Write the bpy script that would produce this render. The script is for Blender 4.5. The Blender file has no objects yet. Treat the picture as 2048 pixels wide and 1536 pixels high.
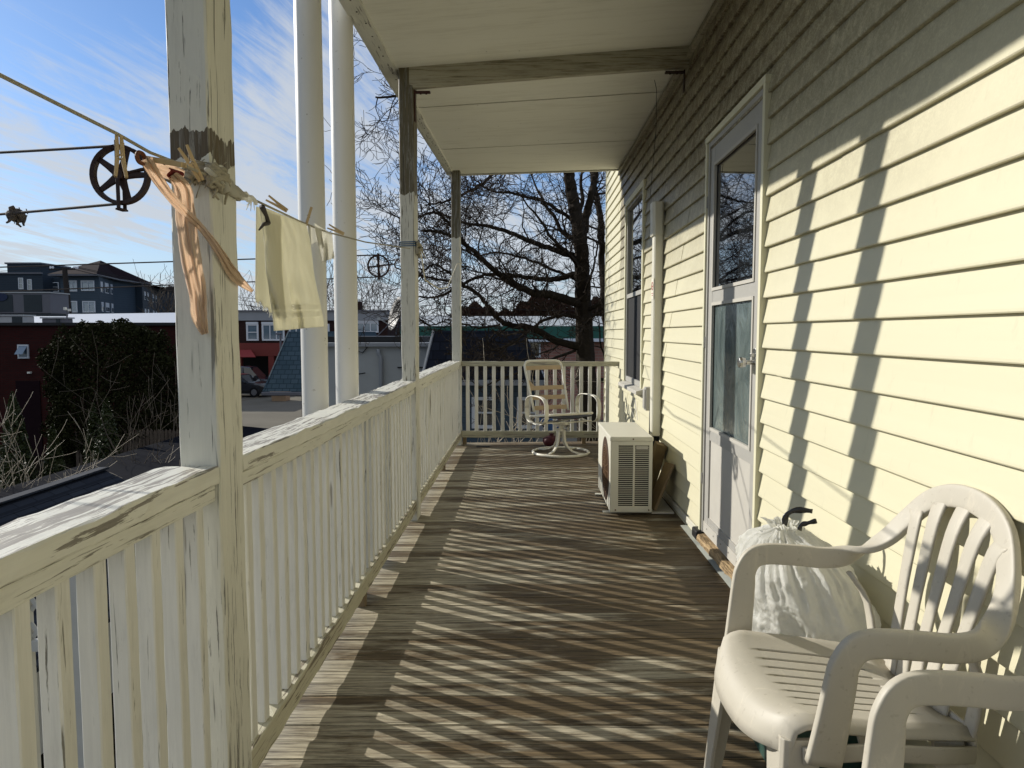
import bpy, bmesh, math, random
from mathutils import Vector, Matrix, noise
R = math.radians
random.seed(7)
sc = bpy.context.scene
col = sc.collection

# ------------------------------------------------------------------ camera
F = 1400.0; CAMZ = 1.2
PITCH = math.atan(102 / F); YAW = math.atan(28 / F)
cam_d = bpy.data.cameras.new('camera'); cam = bpy.data.objects.new('camera', cam_d); col.objects.link(cam)
cam.location = (0, 0, CAMZ); cam.rotation_euler = (math.pi / 2 - PITCH, 0, YAW)
cam_d.sensor_width = 36; cam_d.lens = F / 2048 * 36; cam_d.clip_start = 0.05; cam_d.clip_end = 2000
sc.camera = cam
CM = cam.rotation_euler.to_matrix(); CO = Vector(cam.location)

def ray(u, v): return CM @ Vector(((u - 1024) / F, -(v - 768) / F, -1.0))
def P(u, v, d): return CO + ray(u, v) * d
def onY(u, v, Y): r = ray(u, v); return CO + r * (Y / r.y)
def onX(u, v, X): r = ray(u, v); return CO + r * (X / r.x)
def onZ(u, v, Z): r = ray(u, v); return CO + r * ((Z - CAMZ) / r.z)

# ------------------------------------------------------------------ mesh helper
class MB:
    def __init__(s): s.v = []; s.f = []
    def quad(s, a, b, c, d):
        n = len(s.v); s.v += [Vector(a), Vector(b), Vector(c), Vector(d)]; s.f.append((n, n + 1, n + 2, n + 3)); return s
    def poly(s, pts):
        n = len(s.v); s.v += [Vector(p) for p in pts]; s.f.append(tuple(range(n, n + len(pts)))); return s
    def box(s, a, b):
        x0, y0, z0 = a; x1, y1, z1 = b
        if x0 > x1: x0, x1 = x1, x0
        if y0 > y1: y0, y1 = y1, y0
        if z0 > z1: z0, z1 = z1, z0
        n = len(s.v)
        s.v += [Vector(p) for p in [(x0,y0,z0),(x1,y0,z0),(x1,y1,z0),(x0,y1,z0),(x0,y0,z1),(x1,y0,z1),(x1,y1,z1),(x0,y1,z1)]]
        for q in [(0,3,2,1),(4,5,6,7),(0,1,5,4),(1,2,6,5),(2,3,7,6),(3,0,4,7)]: s.f.append(tuple(n + i for i in q))
        return s
    def loops(s, rings, cap=True, close=True):
        n = len(s.v); k = len(rings[0])
        for r in rings: s.v += [Vector(p) for p in r]
        for i in range(len(rings) - 1):
            for j in range(k if close else k - 1):
                a = n + i * k + j; b = n + i * k + (j + 1) % k
                s.f.append((a, b, b + k, a + k))
        if cap and close:
            s.f.append(tuple(n + j for j in reversed(range(k))))
            s.f.append(tuple(n + (len(rings) - 1) * k + j for j in range(k)))
        return s
    def beam(s, p0, p1, w, h, up=(0, 0, 1), seg=1, ch=.003, jit=0.0, sag=0.0):
        """chamfered bar, w across, h along up"""
        p0 = Vector(p0); p1 = Vector(p1); d = (p1 - p0).normalized(); up = Vector(up)
        side = d.cross(up).normalized(); up = side.cross(d).normalized()
        rings = []
        hw, hh = w / 2, h / 2
        pr = [(-hw + ch, -hh), (hw - ch, -hh), (hw, -hh + ch), (hw, hh - ch), (hw - ch, hh), (-hw + ch, hh), (-hw, hh - ch), (-hw, -hh + ch)]
        for i in range(seg + 1):
            t = i / seg; c = p0.lerp(p1, t) + Vector((0, 0, -sag * 4 * t * (1 - t)))
            rings.append([c + side * (a + random.gauss(0, jit)) + up * (b + random.gauss(0, jit)) for a, b in pr])
        return s.loops(rings)
    def tube(s, pts, r, k=8, cap=True, flat=None):
        pts = [Vector(p) for p in pts]; n = len(pts)
        rr = r if isinstance(r, (list, tuple)) else [r] * n
        rings = []; ref = None
        for i, p in enumerate(pts):
            d = (pts[min(i + 1, n - 1)] - pts[max(i - 1, 0)])
            if d.length < 1e-9: d = Vector((0, 0, 1))
            d.normalize()
            if ref is None: ref = d.orthogonal().normalized()
            ref = (ref - d * ref.dot(d))
            if ref.length < 1e-6: ref = d.orthogonal()
            ref.normalize(); b = d.cross(ref)
            rings.append([p + (ref * math.cos(2 * math.pi * j / k) + b * math.sin(2 * math.pi * j / k)) * rr[i] for j in range(k)])
        return s.loops(rings, cap)
    def sweep(s, pts, secs, side, k=12, pw=3.2, cap=True):
        """rounded-rectangle section (w along side, h across) along pts; side: vector or list"""
        pts = [Vector(p) for p in pts]; n = len(pts); rings = []
        if not isinstance(secs, list): secs = [secs] * n
        for i, p in enumerate(pts):
            d = (pts[min(i + 1, n - 1)] - pts[max(i - 1, 0)]).normalized()
            sd = Vector(side[i] if isinstance(side, list) else side)
            sd = (sd - d * sd.dot(d)).normalized(); b = d.cross(sd)
            w, h = secs[i]; ring = []
            for j in range(k):
                a = 2 * math.pi * (j + .5) / k; c, q = math.cos(a), math.sin(a)
                x = math.copysign(abs(c) ** (2 / pw), c) * w / 2; y = math.copysign(abs(q) ** (2 / pw), q) * h / 2
                ring.append(p + sd * x + b * y)
            rings.append(ring)
        return s.loops(rings, cap)
    def lathe(s, prof, c, axis='z', k=24, cap=True):
        c = Vector(c); rings = []
        for r, h in prof:
            ring = []
            for j in range(k):
                a = 2 * math.pi * j / k; x, y = r * math.cos(a), r * math.sin(a)
                ring.append(c + (Vector((x, y, h)) if axis == 'z' else Vector((x, h, y)) if axis == 'y' else Vector((h, x, y))))
            rings.append(ring)
        return s.loops(rings, cap)
    def grid(s, fn, nu, nv):
        n = len(s.v)
        for i in range(nu + 1):
            for j in range(nv + 1): s.v.append(Vector(fn(i / nu, j / nv)))
        for i in range(nu):
            for j in range(nv):
                a = n + i * (nv + 1) + j; s.f.append((a, a + 1, a + nv + 2, a + nv + 1))
        return s
    def build(s, name, mat, parent=None, smooth=False, off=None, local=False, solid=0, bevel=0, subsurf=0):
        me = bpy.data.meshes.new(name)
        o3 = Vector((0, 0, 0))
        if parent is not None and not local:
            o3 = Vector(parent.location)
            if parent.parent is not None: o3 = o3 + Vector(parent.parent.location)
        if off is not None: o3 = Vector(off)
        me.from_pydata([tuple(v - o3) for v in s.v], [], s.f); me.update()
        ob = bpy.data.objects.new(name, me); col.objects.link(ob)
        if off is not None: ob.location = off
        if parent is not None: ob.parent = parent
        if mat: me.materials.append(mat)
        if smooth:
            me.polygons.foreach_set('use_smooth', [True] * len(me.polygons))
        if subsurf:
            m = ob.modifiers.new('s', 'SUBSURF'); m.levels = m.render_levels = subsurf
        if solid:
            m = ob.modifiers.new('t', 'SOLIDIFY'); m.thickness = solid; m.offset = 0
        if bevel:
            m = ob.modifiers.new('b', 'BEVEL'); m.width = bevel; m.segments = 2; m.limit_method = 'ANGLE'
        return ob

def tag(o, label=None, cat=None, group=None, kind=None):
    if label: o['label'] = label
    if cat: o['category'] = cat
    if group: o['group'] = group
    if kind: o['kind'] = kind
    return o
def thing(name, label, cat, loc=(0, 0, 0), group=None, rz=0):
    o = bpy.data.objects.new(name, None); col.objects.link(o); o.location = loc; o.rotation_euler = (0, 0, rz)
    o.empty_display_size = .1
    return tag(o, label, cat, group)
def copy_tree(o, parent=None):
    c = o.copy(); col.objects.link(c)
    if parent is not None: c.parent = parent
    for ch in [x for x in bpy.data.objects if x.parent == o]: copy_tree(ch, c)
    return c

# ------------------------------------------------------------------ materials
class N:
    def __init__(s, name, rough=.6, spec=.3):
        s.m = bpy.data.materials.new(name); s.m.use_nodes = True; s.t = s.m.node_tree; s.t.nodes.clear()
        s.out = s.n('ShaderNodeOutputMaterial'); s.b = s.n('ShaderNodeBsdfPrincipled')
        s.l(s.b.outputs[0], s.out.inputs[0]); s.b.inputs['Roughness'].default_value = rough
        s.b.inputs['Specular IOR Level'].default_value = spec
        s.pos = s.n('ShaderNodeNewGeometry').outputs['Position']
    def n(s, t, **k):
        x = s.t.nodes.new(t)
        for a, b in k.items(): setattr(x, a, b)
        return x
    def l(s, a, b): s.t.links.new(a, b)
    def noise(s, scale=(1, 1, 1), sc_=1, det=4, rough=.6, dist=0, off=(0, 0, 0), vec=None, col_=False):
        mp = s.n('ShaderNodeMapping'); mp.inputs['Scale'].default_value = scale; mp.inputs['Location'].default_value = off
        s.l(vec if vec else s.pos, mp.inputs[0])
        x = s.n('ShaderNodeTexNoise'); x.inputs['Scale'].default_value = sc_; x.inputs['Detail'].default_value = det
        x.inputs['Roughness'].default_value = rough; x.inputs['Distortion'].default_value = dist
        s.l(mp.outputs[0], x.inputs['Vector']); return x.outputs['Color' if col_ else 'Fac']
    def ramp(s, f, a, b, ca=(0, 0, 0, 1), cb=(1, 1, 1, 1)):
        r = s.n('ShaderNodeValToRGB'); r.color_ramp.elements[0].position = a; r.color_ramp.elements[1].position = b
        r.color_ramp.elements[0].color = ca; r.color_ramp.elements[1].color = cb
        s.l(f, r.inputs[0]); return r.outputs[0]
    def mix(s, f, a, b, mode='MIX'):
        m = s.n('ShaderNodeMix', data_type='RGBA', blend_type=mode)
        for src, i in ((f, 0), (a, 6), (b, 7)):
            if isinstance(src, (int, float)): m.inputs[i].default_value = src
            elif isinstance(src, tuple): m.inputs[i].default_value = (*src[:3], 1)
            else: s.l(src, m.inputs[i])
        return m.outputs[2]
    def math(s, op, a, b=0.0, c=0.0):
        m = s.n('ShaderNodeMath', operation=op)
        for i, x in enumerate((a, b, c)):
            if isinstance(x, (int, float)): m.inputs[i].default_value = x
            else: s.l(x, m.inputs[i])
        return m.outputs[0]
    def sep(s, v=None):
        x = s.n('ShaderNodeSeparateXYZ'); s.l(v if v else s.pos, x.inputs[0]); return x.outputs
    def wn(s, v):
        x = s.n('ShaderNodeTexWhiteNoise', noise_dimensions='1D'); s.l(v, x.inputs['W']); return x.outputs['Value']
    def color(s, c):
        if isinstance(c, tuple): s.b.inputs['Base Color'].default_value = (*c[:3], 1)
        else: s.l(c, s.b.inputs['Base Color'])
    def bump(s, h, st=.3, d=.002):
        b = s.n('ShaderNodeBump'); b.inputs['Strength'].default_value = st; b.inputs['Distance'].default_value = d
        s.l(h, b.inputs['Height']); s.l(b.outputs[0], s.b.inputs['Normal'])
    def set(s, **k):
        for a, b in k.items(): s.b.inputs[a.replace('_', ' ')].default_value = b
        return s

def simple(name, c, rough=.6, var=.12, sc_=20, spec=.3, metal=0, bump=0, trans=0):
    m = N(name, rough, spec)
    n = m.noise(sc_=sc_); d = tuple(x * (1 - var) for x in c); e = tuple(min(1, x * (1 + var)) for x in c)
    m.color(m.mix(n, d, e)); m.b.inputs['Metallic'].default_value = metal
    if bump: m.bump(n, bump, .003)
    return m.m

def painted(name, paint, wood, axis, peel=.5, dark=None, zr=None, fine=95, soft=.06, rough=.55, chip=1.0, dirt=.35, topwear=0):
    """old oil paint over weathered wood; peel 0..1; zr = heights (lo, hi, colour) where the paint is gone"""
    m = N(name, rough, .35)
    st = [fine, fine, fine]; st[axis] = fine * .04
    mid = [14, 14, 14]; mid[axis] = 1.6
    g = m.noise(tuple(st), 1, 6, .7, .4)
    big = m.noise(tuple(mid), 1, 5, .7, .6, (3, 1, 7))
    woodc = m.mix(m.ramp(g, .3, .7), tuple(x * .55 for x in wood), tuple(min(1, x * 1.25) for x in wood))
    pv = m.mix(m.noise((1, 1, 1), 3, 4), tuple(x * .86 for x in paint), paint)
    pv = m.mix(m.math('MULTIPLY', m.ramp(m.noise(tuple(mid), 2.3, 6, .75, .3), .52, .72), dirt), pv, tuple(x * .5 for x in paint))
    comb = m.math('ADD', m.math('MULTIPLY', g, .68), m.math('MULTIPLY', big, .32))
    if topwear:
        nz = m.sep(m.t.nodes.get('Geometry').outputs['Normal'])[2]; comb = m.math('SUBTRACT', comb, m.math('MULTIPLY', m.math('MAXIMUM', nz, 0), topwear))
    th = .36 + .2 * peel
    mask = m.ramp(comb, th - soft * .25, th + soft * .25)           # 1 = paint
    pv = m.mix(m.math('MULTIPLY', m.ramp(g, .30, .62), .30), pv, tuple(x * .62 for x in paint))
    cr = m.noise(tuple(x * .55 for x in st), 1, 3, .6, .2, (11, 5, 2))
    cracks = m.ramp(cr, .30, .345)
    if chip: mask = m.math('MULTIPLY', mask, cracks)
    if zr:
        z = m.sep()[2]
        for lo, hi, wc in zr:
            wob = m.math('ADD', z, m.math('MULTIPLY', m.math('SUBTRACT', m.noise((22, 22, 3), 1, 4), .5), .10))
            a = m.math('GREATER_THAN', wob, lo); b = m.math('LESS_THAN', wob, hi)
            z_ = m.math('MULTIPLY', a, b)
            z2 = m.math('MULTIPLY', z_, m.ramp(g, .22, .5))
            mask = m.math('MULTIPLY', mask, m.math('SUBTRACT', 1, z2))
            woodc = m.mix(z_, woodc, m.mix(m.ramp(g, .35, .65), tuple(x * .4 for x in wc), wc))
    m.color(m.mix(mask, woodc, pv))
    m.bump(m.math('ADD', m.math('MULTIPLY', g, .5), m.math('MULTIPLY', mask, .5)), .55, .0016)
    return m.m

CREAM = (.70, .68, .52); WOODG = (.34, .32, .27)
M = {}
M['rail'] = painted('rail_paint', (.78, .77, .68), WOODG, 1, .34)
M['railtop'] = painted('rail_top_paint', (.80, .79, .70), (.36, .33, .28), 1, .22, fine=72, topwear=.080, soft=.03)
M['railx'] = painted('cross_rail_paint', (.52, .50, .37), WOODG, 0, .5)
M['bottomrail'] = painted('bottom_rail_paint', (.60, .57, .43), (.26, .22, .16), 1, .52)
M['baluster'] = painted('baluster_paint', (.80, .79, .73), WOODG, 2, .17, dirt=.4)
M['post'] = painted('post_paint', (.78, .77, .68), (.26, .25, .22), 2, .30, zr=[(1.585, 1.645, (.13, .10, .06))], dirt=.4)
M['postb'] = painted('weathered_post_paint', (.75, .74, .66), (.22, .20, .15), 2, .38, zr=[(2.06, 4, (.15, .125, .07))], dirt=.5)
M['postc'] = painted('far_post_paint', (.75, .74, .66), (.22, .20, .15), 2, .3, zr=[(2.2, 4, (.15, .13, .08))])
M['block'] = simple('raw_block_wood', (.20, .15, .09), .8, .3, 40)
M['beam'] = painted('beam_paint', (.50, .47, .36), (.22, .19, .12), 0, .5, soft=.25, chip=0, dirt=.8)

def mat_siding():
    m = N('pale_yellow_vinyl', .42, .35)
    base = m.mix(m.noise((3, .35, 9), 1, 3), (.60, .565, .40), (.66, .625, .45))
    x, y, z = m.sep()
    # mildew growing in patches and streaks on the old upper courses
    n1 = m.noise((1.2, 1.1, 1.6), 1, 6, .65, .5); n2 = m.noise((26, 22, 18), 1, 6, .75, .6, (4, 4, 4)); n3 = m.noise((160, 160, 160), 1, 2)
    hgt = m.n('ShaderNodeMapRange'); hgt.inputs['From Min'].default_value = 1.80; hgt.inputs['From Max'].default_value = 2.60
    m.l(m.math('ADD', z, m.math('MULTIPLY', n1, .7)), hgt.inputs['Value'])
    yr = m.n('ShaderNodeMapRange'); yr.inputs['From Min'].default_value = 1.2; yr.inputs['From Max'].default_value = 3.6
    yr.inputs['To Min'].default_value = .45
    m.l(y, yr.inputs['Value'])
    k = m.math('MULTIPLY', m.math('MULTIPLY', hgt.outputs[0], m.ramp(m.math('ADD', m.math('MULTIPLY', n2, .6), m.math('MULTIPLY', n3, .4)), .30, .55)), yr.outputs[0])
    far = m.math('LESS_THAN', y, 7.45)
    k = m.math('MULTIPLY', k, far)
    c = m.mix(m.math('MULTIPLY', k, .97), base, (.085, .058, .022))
    sp = m.ramp(m.noise((26, 26, 11), 1, 4, .65, .3, (9, 2, 1)), .62, .74)
    c = m.mix(m.math('MULTIPLY', sp, .15), c, (.3, .27, .18))
    m.color(c)
    m.bump(m.noise((50, 4, 60), 1, 4), .12, .001)
    return m.m
M['siding'] = mat_siding()

def mat_ceiling():
    m = N('old_ceiling_paint', .65, .2)
    n1 = m.noise((1.2, 7, 3), 1, 6, .7, .5); n2 = m.noise((3, 40, 3), 1, 4, .7, .2, (1, 3, 2)); n3 = m.noise((.9, .9, .9), 1, 3)
    c = m.mix(n3, (.80, .79, .70), (.88, .87, .79))
    c = m.mix(m.math('MULTIPLY', m.ramp(m.math('ADD', m.math('MULTIPLY', n1, .6), m.math('MULTIPLY', n2, .4)), .50, .66), .24), c, (.32, .29, .19))
    vo = m.n('ShaderNodeTexVoronoi'); vo.inputs['Scale'].default_value = 7; m.l(m.pos, vo.inputs['Vector'])
    sp = m.math('LESS_THAN', vo.outputs['Distance'], .035)
    c = m.mix(m.math('MULTIPLY', sp, .6), c, (.12, .1, .06))
    m.color(c); m.bump(n2, .12, .001); return m.m
M['ceiling'] = mat_ceiling()

def mat_deck():
    m = N('weathered_decking', .6, .3)
    x, y, z = m.sep()
    idx = m.math('FLOOR', m.math('DIVIDE', y, .0855))
    rnd = m.wn(idx); rnd2 = m.wn(m.math('ADD', idx, 31.7))
    vv = m.n('ShaderNodeCombineXYZ'); m.l(m.math('ADD', x, m.math('MULTIPLY', rnd, 9)), vv.inputs[0]); m.l(y, vv.inputs[1]); m.l(rnd2, vv.inputs[2])
    g = m.noise((3.0, 95, 1), 1, 7, .72, .6, vec=vv.outputs[0])
    g2 = m.noise((9, 260, 1), 1, 4, .7, .2, vec=vv.outputs[0])
    blot = m.noise((1.1, 3.2, 1), 1, 5, .65, .8, (2, 6, 0))
    wear = m.noise((2.2, 11, 1), 1, 6, .7, .5, vec=vv.outputs[0])
    gr = m.math('ADD', m.math('MULTIPLY', g, .6), m.math('MULTIPLY', g2, .4))
    light = m.mix(m.ramp(gr, .38, .62), (.040, .029, .016), (.60, .54, .40))
    dark = m.mix(m.ramp(gr, .38, .66), (.014, .009, .005), (.24, .175, .095))
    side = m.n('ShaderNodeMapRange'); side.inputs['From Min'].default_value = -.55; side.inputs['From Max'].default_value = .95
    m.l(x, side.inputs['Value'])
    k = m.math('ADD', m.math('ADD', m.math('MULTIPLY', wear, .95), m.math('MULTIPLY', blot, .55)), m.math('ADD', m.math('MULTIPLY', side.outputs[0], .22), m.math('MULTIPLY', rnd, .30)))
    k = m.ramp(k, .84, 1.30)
    m.color(m.mix(k, light, dark))
    m.bump(gr, .22, .0015)
    return m.m
M['deck'] = mat_deck()

def mat_pvc():
    m = N('white_pvc', .38, .45); n = m.noise((3, 3, .6), 2, 5); c = m.mix(n, (.70, .685, .62), (.80, .79, .75))
    c = m.mix(m.math('MULTIPLY', m.ramp(m.noise((28, 28, 40), 1, 3, .6), .70, .74), .6), c, (.25, .2, .12)); m.color(c); return m.m
M['pvc'] = mat_pvc()
M['plastic'] = None
def mat_plastic():
    m = N('taupe_resin', .5, .35)
    n = m.noise(sc_=5, det=6); s_ = m.noise((70, 70, 70), 1, 3); w = m.noise((6, 6, 2), 3, 6, .75, 1.2, (5, 5, 5))
    c = m.mix(n, (.42, .39, .32), (.53, .495, .415))
    c = m.mix(m.math('MULTIPLY', m.ramp(w, .55, .75), .6), c, (.68, .62, .50))
    c = m.mix(m.math('MULTIPLY', m.ramp(s_, .62, .72), .3), c, (.22, .18, .12))
    m.color(c); m.bump(s_, .12, .0008); return m.m
M['plastic'] = mat_plastic()
M['trim'] = simple('cream_trim', (.66, .635, .46), .5, .08, 6)
M['alu'] = simple('storm_door_grey', (.36, .35, .32), .5, .1, 30, .5, bump=.1)
M['alulight'] = simple('storm_door_panel', (.47, .45, .40), .6, .08, 8, .25)
M['rubber'] = simple('black_rubber', (.012, .012, .012), .5, .2)
M['black'] = simple('black_void', (.004, .004, .004), .9, .2)
M['steel'] = simple('bright_metal', (.62, .61, .58), .25, .1, 30, .5, 1)
M['acwhite'] = simple('ivory_enamel', (.64, .62, .52), .4, .06, 5, .5)
M['acdark'] = simple('louver_dark', (.008, .008, .009), .7, .2)
M['rust'] = simple('fan_grille_rust', (.16, .09, .045), .6, .35, 60)
M['whiteenamel'] = simple('white_enamel', (.80, .77, .66), .35, .08, 14, .5)
M['strap'] = simple('tan_vinyl_strap', (.52, .39, .25), .5, .12, 30)
M['iron'] = simple('rusty_black_iron', (.030, .014, .010), .55, .5, 60)
M['bracket'] = simple('maroon_bracket', (.05, .014, .012), .5, .3, 40)
M['rope'] = simple('grey_cotton_rope', (.36, .33, .25), .9, .35, 180, bump=.8)
M['ropedark'] = simple('dark_clothesline', (.07, .06, .055), .8, .3, 160)
M['whiterope'] = simple('white_cord', (.62, .59, .48), .9, .2, 160, bump=.6)
M['peg'] = simple('clothespin_wood', (.52, .38, .20), .65, .2, 60)
M['boardwood'] = simple('old_plank', (.19, .14, .075), .8, .35, 16, bump=.3)
M['flash'] = simple('grey_flashing', (.33, .345, .31), .6, .25, 7)
def mat_sill():
    m = N('split_threshold_wood', .8, .2)
    g = m.noise((70, 5, 70), 1, 6, .7, .5)
    m.color(m.mix(m.ramp(g, .35, .62), (.07, .045, .022), (.50, .36, .20))); m.bump(g, .8, .003); return m.m
M['sill'] = mat_sill()
def mat_glass(name, tint=(.012, .014, .016), rough=.02):
    m = N(name, rough, .9); m.color(m.mix(m.noise(sc_=2), tint, tuple(x * 1.5 for x in tint))); m.b.inputs['IOR'].default_value = 1.9
    m.b.inputs['Coat Weight'].default_value = .5; m.b.inputs['Coat Roughness'].default_value = .01
    return m.m
M['glass'] = mat_glass('dark_window_glass')
def mat_plasticsheet():
    m = N('film_behind_glass', .12, .7)
    n = m.noise((3, 3, 2.2), 1.6, 6, .6, 1.8); c = m.mix(m.ramp(n, .3, .75), (.06, .085, .085), (.17, .21, .20))
    m.color(c); m.bump(n, .5, .02); m.b.inputs['IOR'].default_value = 1.6; return m.m
M['film'] = mat_plasticsheet()

def mat_cloth(name, c, c2, tr=.45, sc_=260, rough=.9, wr=(30, 30, 2)):
    m = N(name, rough, .1)
    w = m.noise((1, 1, 1), sc_, 2); n = m.noise(wr, 1, 4)
    cc = m.mix(m.math('ADD', m.math('MULTIPLY', w, .35), m.math('MULTIPLY', n, .65)), c2, c); m.color(cc); m.bump(w, .5, .0015)
    t = m.n('ShaderNodeBsdfTranslucent'); m.l(cc, t.inputs[0])
    mx = m.n('ShaderNodeMixShader'); mx.inputs[0].default_value = tr
    m.l(m.b.outputs[0], mx.inputs[1]); m.l(t.outputs[0], mx.inputs[2]); m.l(mx.outputs[0], m.out.inputs[0])
    return m.m
M['towel'] = mat_cloth('cream_towel', (.88, .86, .74), (.74, .71, .56), .45)
M['rag'] = mat_cloth('white_rag', (.88, .87, .80), (.72, .70, .62), .6)
M['peach'] = mat_cloth('peach_nylon', (.93, .82, .70), (.80, .64, .50), .65, 400, .6)
M['bag'] = None
def mat_bag():
    m = N('white_bin_liner', .28, .5)
    n = m.noise(sc_=7, det=5, dist=.8); f = m.noise((70, 70, 30), 1, 6, .75, 1.2)
    cc = m.mix(n, (.76, .76, .70), (.86, .85, .80)); cc = m.mix(m.ramp(m.noise(sc_=5, off=(3, 8, 1)), .66, .72), cc, (.32, .40, .22)); m.color(cc)
    m.bump(m.math('ADD', f, n), .7, .006)
    t = m.n('ShaderNodeBsdfTranslucent'); m.l(cc, t.inputs[0])
    mx = m.n('ShaderNodeMixShader'); mx.inputs[0].default_value = .45
    m.l(m.b.outputs[0], mx.inputs[1]); m.l(t.outputs[0], mx.inputs[2]); m.l(mx.outputs[0], m.out.inputs[0])
    return m.m
M['bag'] = mat_bag()
M['gloss_black'] = simple('black_drawstring', (.006, .006, .007), .2, .2, 30, .6)
M['crate'] = simple('dark_green_crate', (.03, .07, .055), .4, .2, 12, .5)
M['maroon'] = simple('maroon_mesh', (.07, .012, .018), .6, .5, 90)
M['bark'] = simple('dark_bark', (.026, .020, .014), .9, .5, 14, .1, bump=.8)
M['twig'] = simple('bare_twig', (.035, .026, .018), .9, .4, 20, .1)
M['twigfar'] = simple('far_twig', (.10, .08, .06), .9, .3, 4, .1)
M['twiglight'] = simple('pale_twig', (.42, .35, .25), .7, .4, 16, .3)
def mat_leaf(name, a, b, rough=.45, spec=.5):
    m = N(name, rough, spec); m.color(m.mix(m.noise(sc_=2.5, det=5), a, b)); return m.m
M['leaf'] = mat_leaf('evergreen_leaf', (.005, .007, .003), (.040, .040, .014), .85, .04)
M['leafdark'] = mat_leaf('arborvitae_leaf', (.020, .030, .008), (.06, .07, .02), .5, .3)
M['wood_far'] = mat_leaf('winter_wood', (.035, .018, .012), (.075, .035, .022), .9, .1)

def mat_bricks(name, c1, c2, mortar, sx=1):
    m = N(name, .85, .15)
    x, y, z = m.sep(); cb = m.n('ShaderNodeCombineXYZ')
    m.l(m.math('ADD', x, y), cb.inputs[0]); m.l(z, cb.inputs[1])
    br = m.n('ShaderNodeTexBrick'); m.l(cb.outputs[0], br.inputs['Vector'])
    br.inputs['Color1'].default_value = (*c1, 1); br.inputs['Color2'].default_value = (*c2, 1); br.inputs['Mortar'].default_value = (*mortar, 1)
    br.inputs['Scale'].default_value = 1; br.inputs['Brick Width'].default_value = .23 * sx; br.inputs['Row Height'].default_value = .075 * sx; br.inputs['Mortar Size'].default_value = .009 * sx
    c = m.mix(m.math('MULTIPLY', m.noise(sc_=.6, det=5), .6), br.outputs['Color'], tuple(v * .4 for v in c1)); m.color(c); return m.m
M['brick'] = mat_bricks('dark_red_brick', (.055, .009, .007), (.036, .007, .006), (.03, .018, .015))
M['brickb'] = mat_bricks('brown_brick', (.045, .018, .014), (.03, .012, .010), (.04, .03, .027))
M['pinkbrick'] = mat_bricks('pink_brick', (.45, .22, .16), (.38, .18, .14), (.4, .3, .25), 2)
def mat_shingle(name, a, b, axis=0, w=.3, h=.14):
    m = N(name, .85, .15); x, y, z = m.sep(); cb = m.n('ShaderNodeCombineXYZ')
    m.l((x, y, z)[axis], cb.inputs[0]); m.l(z, cb.inputs[1])
    br = m.n('ShaderNodeTexBrick'); m.l(cb.outputs[0], br.inputs['Vector'])
    br.inputs['Color1'].default_value = (*a, 1); br.inputs['Color2'].default_value = (*b, 1); br.inputs['Mortar'].default_value = (*[v * .5 for v in a], 1)
    br.inputs['Scale'].default_value = 1; br.inputs['Brick Width'].default_value = w; br.inputs['Row Height'].default_value = h; br.inputs['Mortar Size'].default_value = .012
    br.inputs['Bias'].default_value = 0; m.color(m.mix(m.math('MULTIPLY', m.noise(sc_=60), .4), br.outputs['Color'], a)); m.bump(br.outputs['Fac'], -.4, .01)
    return m.m
M['shingle_blue'] = mat_shingle('blue_grey_shingle', (.045, .075, .095), (.070, .105, .13), 0, .24, .15)
M['shingle_dark'] = mat_shingle('dark_shingle', (.010, .012, .020), (.020, .024, .036), 0, .3, .2)
M['shingle_shed'] = mat_shingle('shed_shingle', (.022, .026, .036), (.034, .040, .052), 1, .35, .07)
def mat_lap(name, c, pitch=.14):
    m = N(name, .7, .2); z = m.sep()[2]; fr = m.math('FRACT', m.math('DIVIDE', z, pitch))
    m.color(m.mix(m.ramp(fr, .0, .12), tuple(v * .35 for v in c), m.mix(m.noise(sc_=1.5), tuple(v * .85 for v in c), c))); m.bump(fr, .3, .01); return m.m
M['apt'] = mat_lap('blue_grey_cladding', (.060, .085, .11), .3)
M['aptdark'] = mat_lap('slate_cladding', (.035, .050, .066), .3)
M['bluesiding'] = mat_lap('dark_blue_clapboard', (.07, .10, .13), .12)
M['winframe'] = simple('white_window_frame', (.62, .64, .66), .5, .05)
M['shade'] = simple('window_blind', (.42, .47, .50), .6, .1, 3)
M['darkpane'] = mat_glass('far_pane', (.02, .03, .04), .08)
M['bluepane'] = mat_glass('far_blue_pane', (.05, .10, .14), .15)
M['aptroof'] = simple('maroon_metal_roof', (.016, .008, .010), .9, .2, 3, .05)
M['membrane'] = simple('white_roof_membrane', (.66, .69, .74), .6, .06, .7)
M['parapet'] = simple('grey_parapet', (.27, .28, .29), .7, .1, 1)
M['hvac'] = simple('grey_hvac_steel', (.13, .13, .145), .5, .12, 2)
M['hvaclight'] = simple('light_hvac_steel', (.42, .43, .42), .5, .1, 2)
M['hvacdark'] = simple('dark_hvac_coil', (.03, .04, .045), .6, .2, 4)
M['redpaint'] = simple('red_facade_paint', (.17, .032, .025), .6, .15, 1.5)
M['redawning'] = simple('red_awning', (.30, .05, .05), .7, .12, 3)
M['garagewhite'] = simple('white_block_wall', (.36, .37, .36), .8, .12, 2)
M['silver'] = simple('silver_metal_roof', (.40, .42, .42), .5, .1, 1)
M['green'] = simple('green_metal_fascia', (.02, .10, .075), .5, .2, 2)
M['pole'] = simple('creosote_pole', (.03, .024, .02), .9, .3, 5)
M['wire'] = simple('overhead_wire', (.02, .02, .02), .7, .1)
M['fence'] = simple('old_picket_wood', (.10, .075, .055), .85, .35, 6)
M['lattice'] = simple('white_lattice_paint', (.50, .50, .47), .6, .15, 8)
M['dish'] = simple('dark_dish', (.05, .05, .052), .5, .2, 5)
M['card'] = simple('cardboard', (.36, .25, .15), .8, .1, 4)
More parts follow.
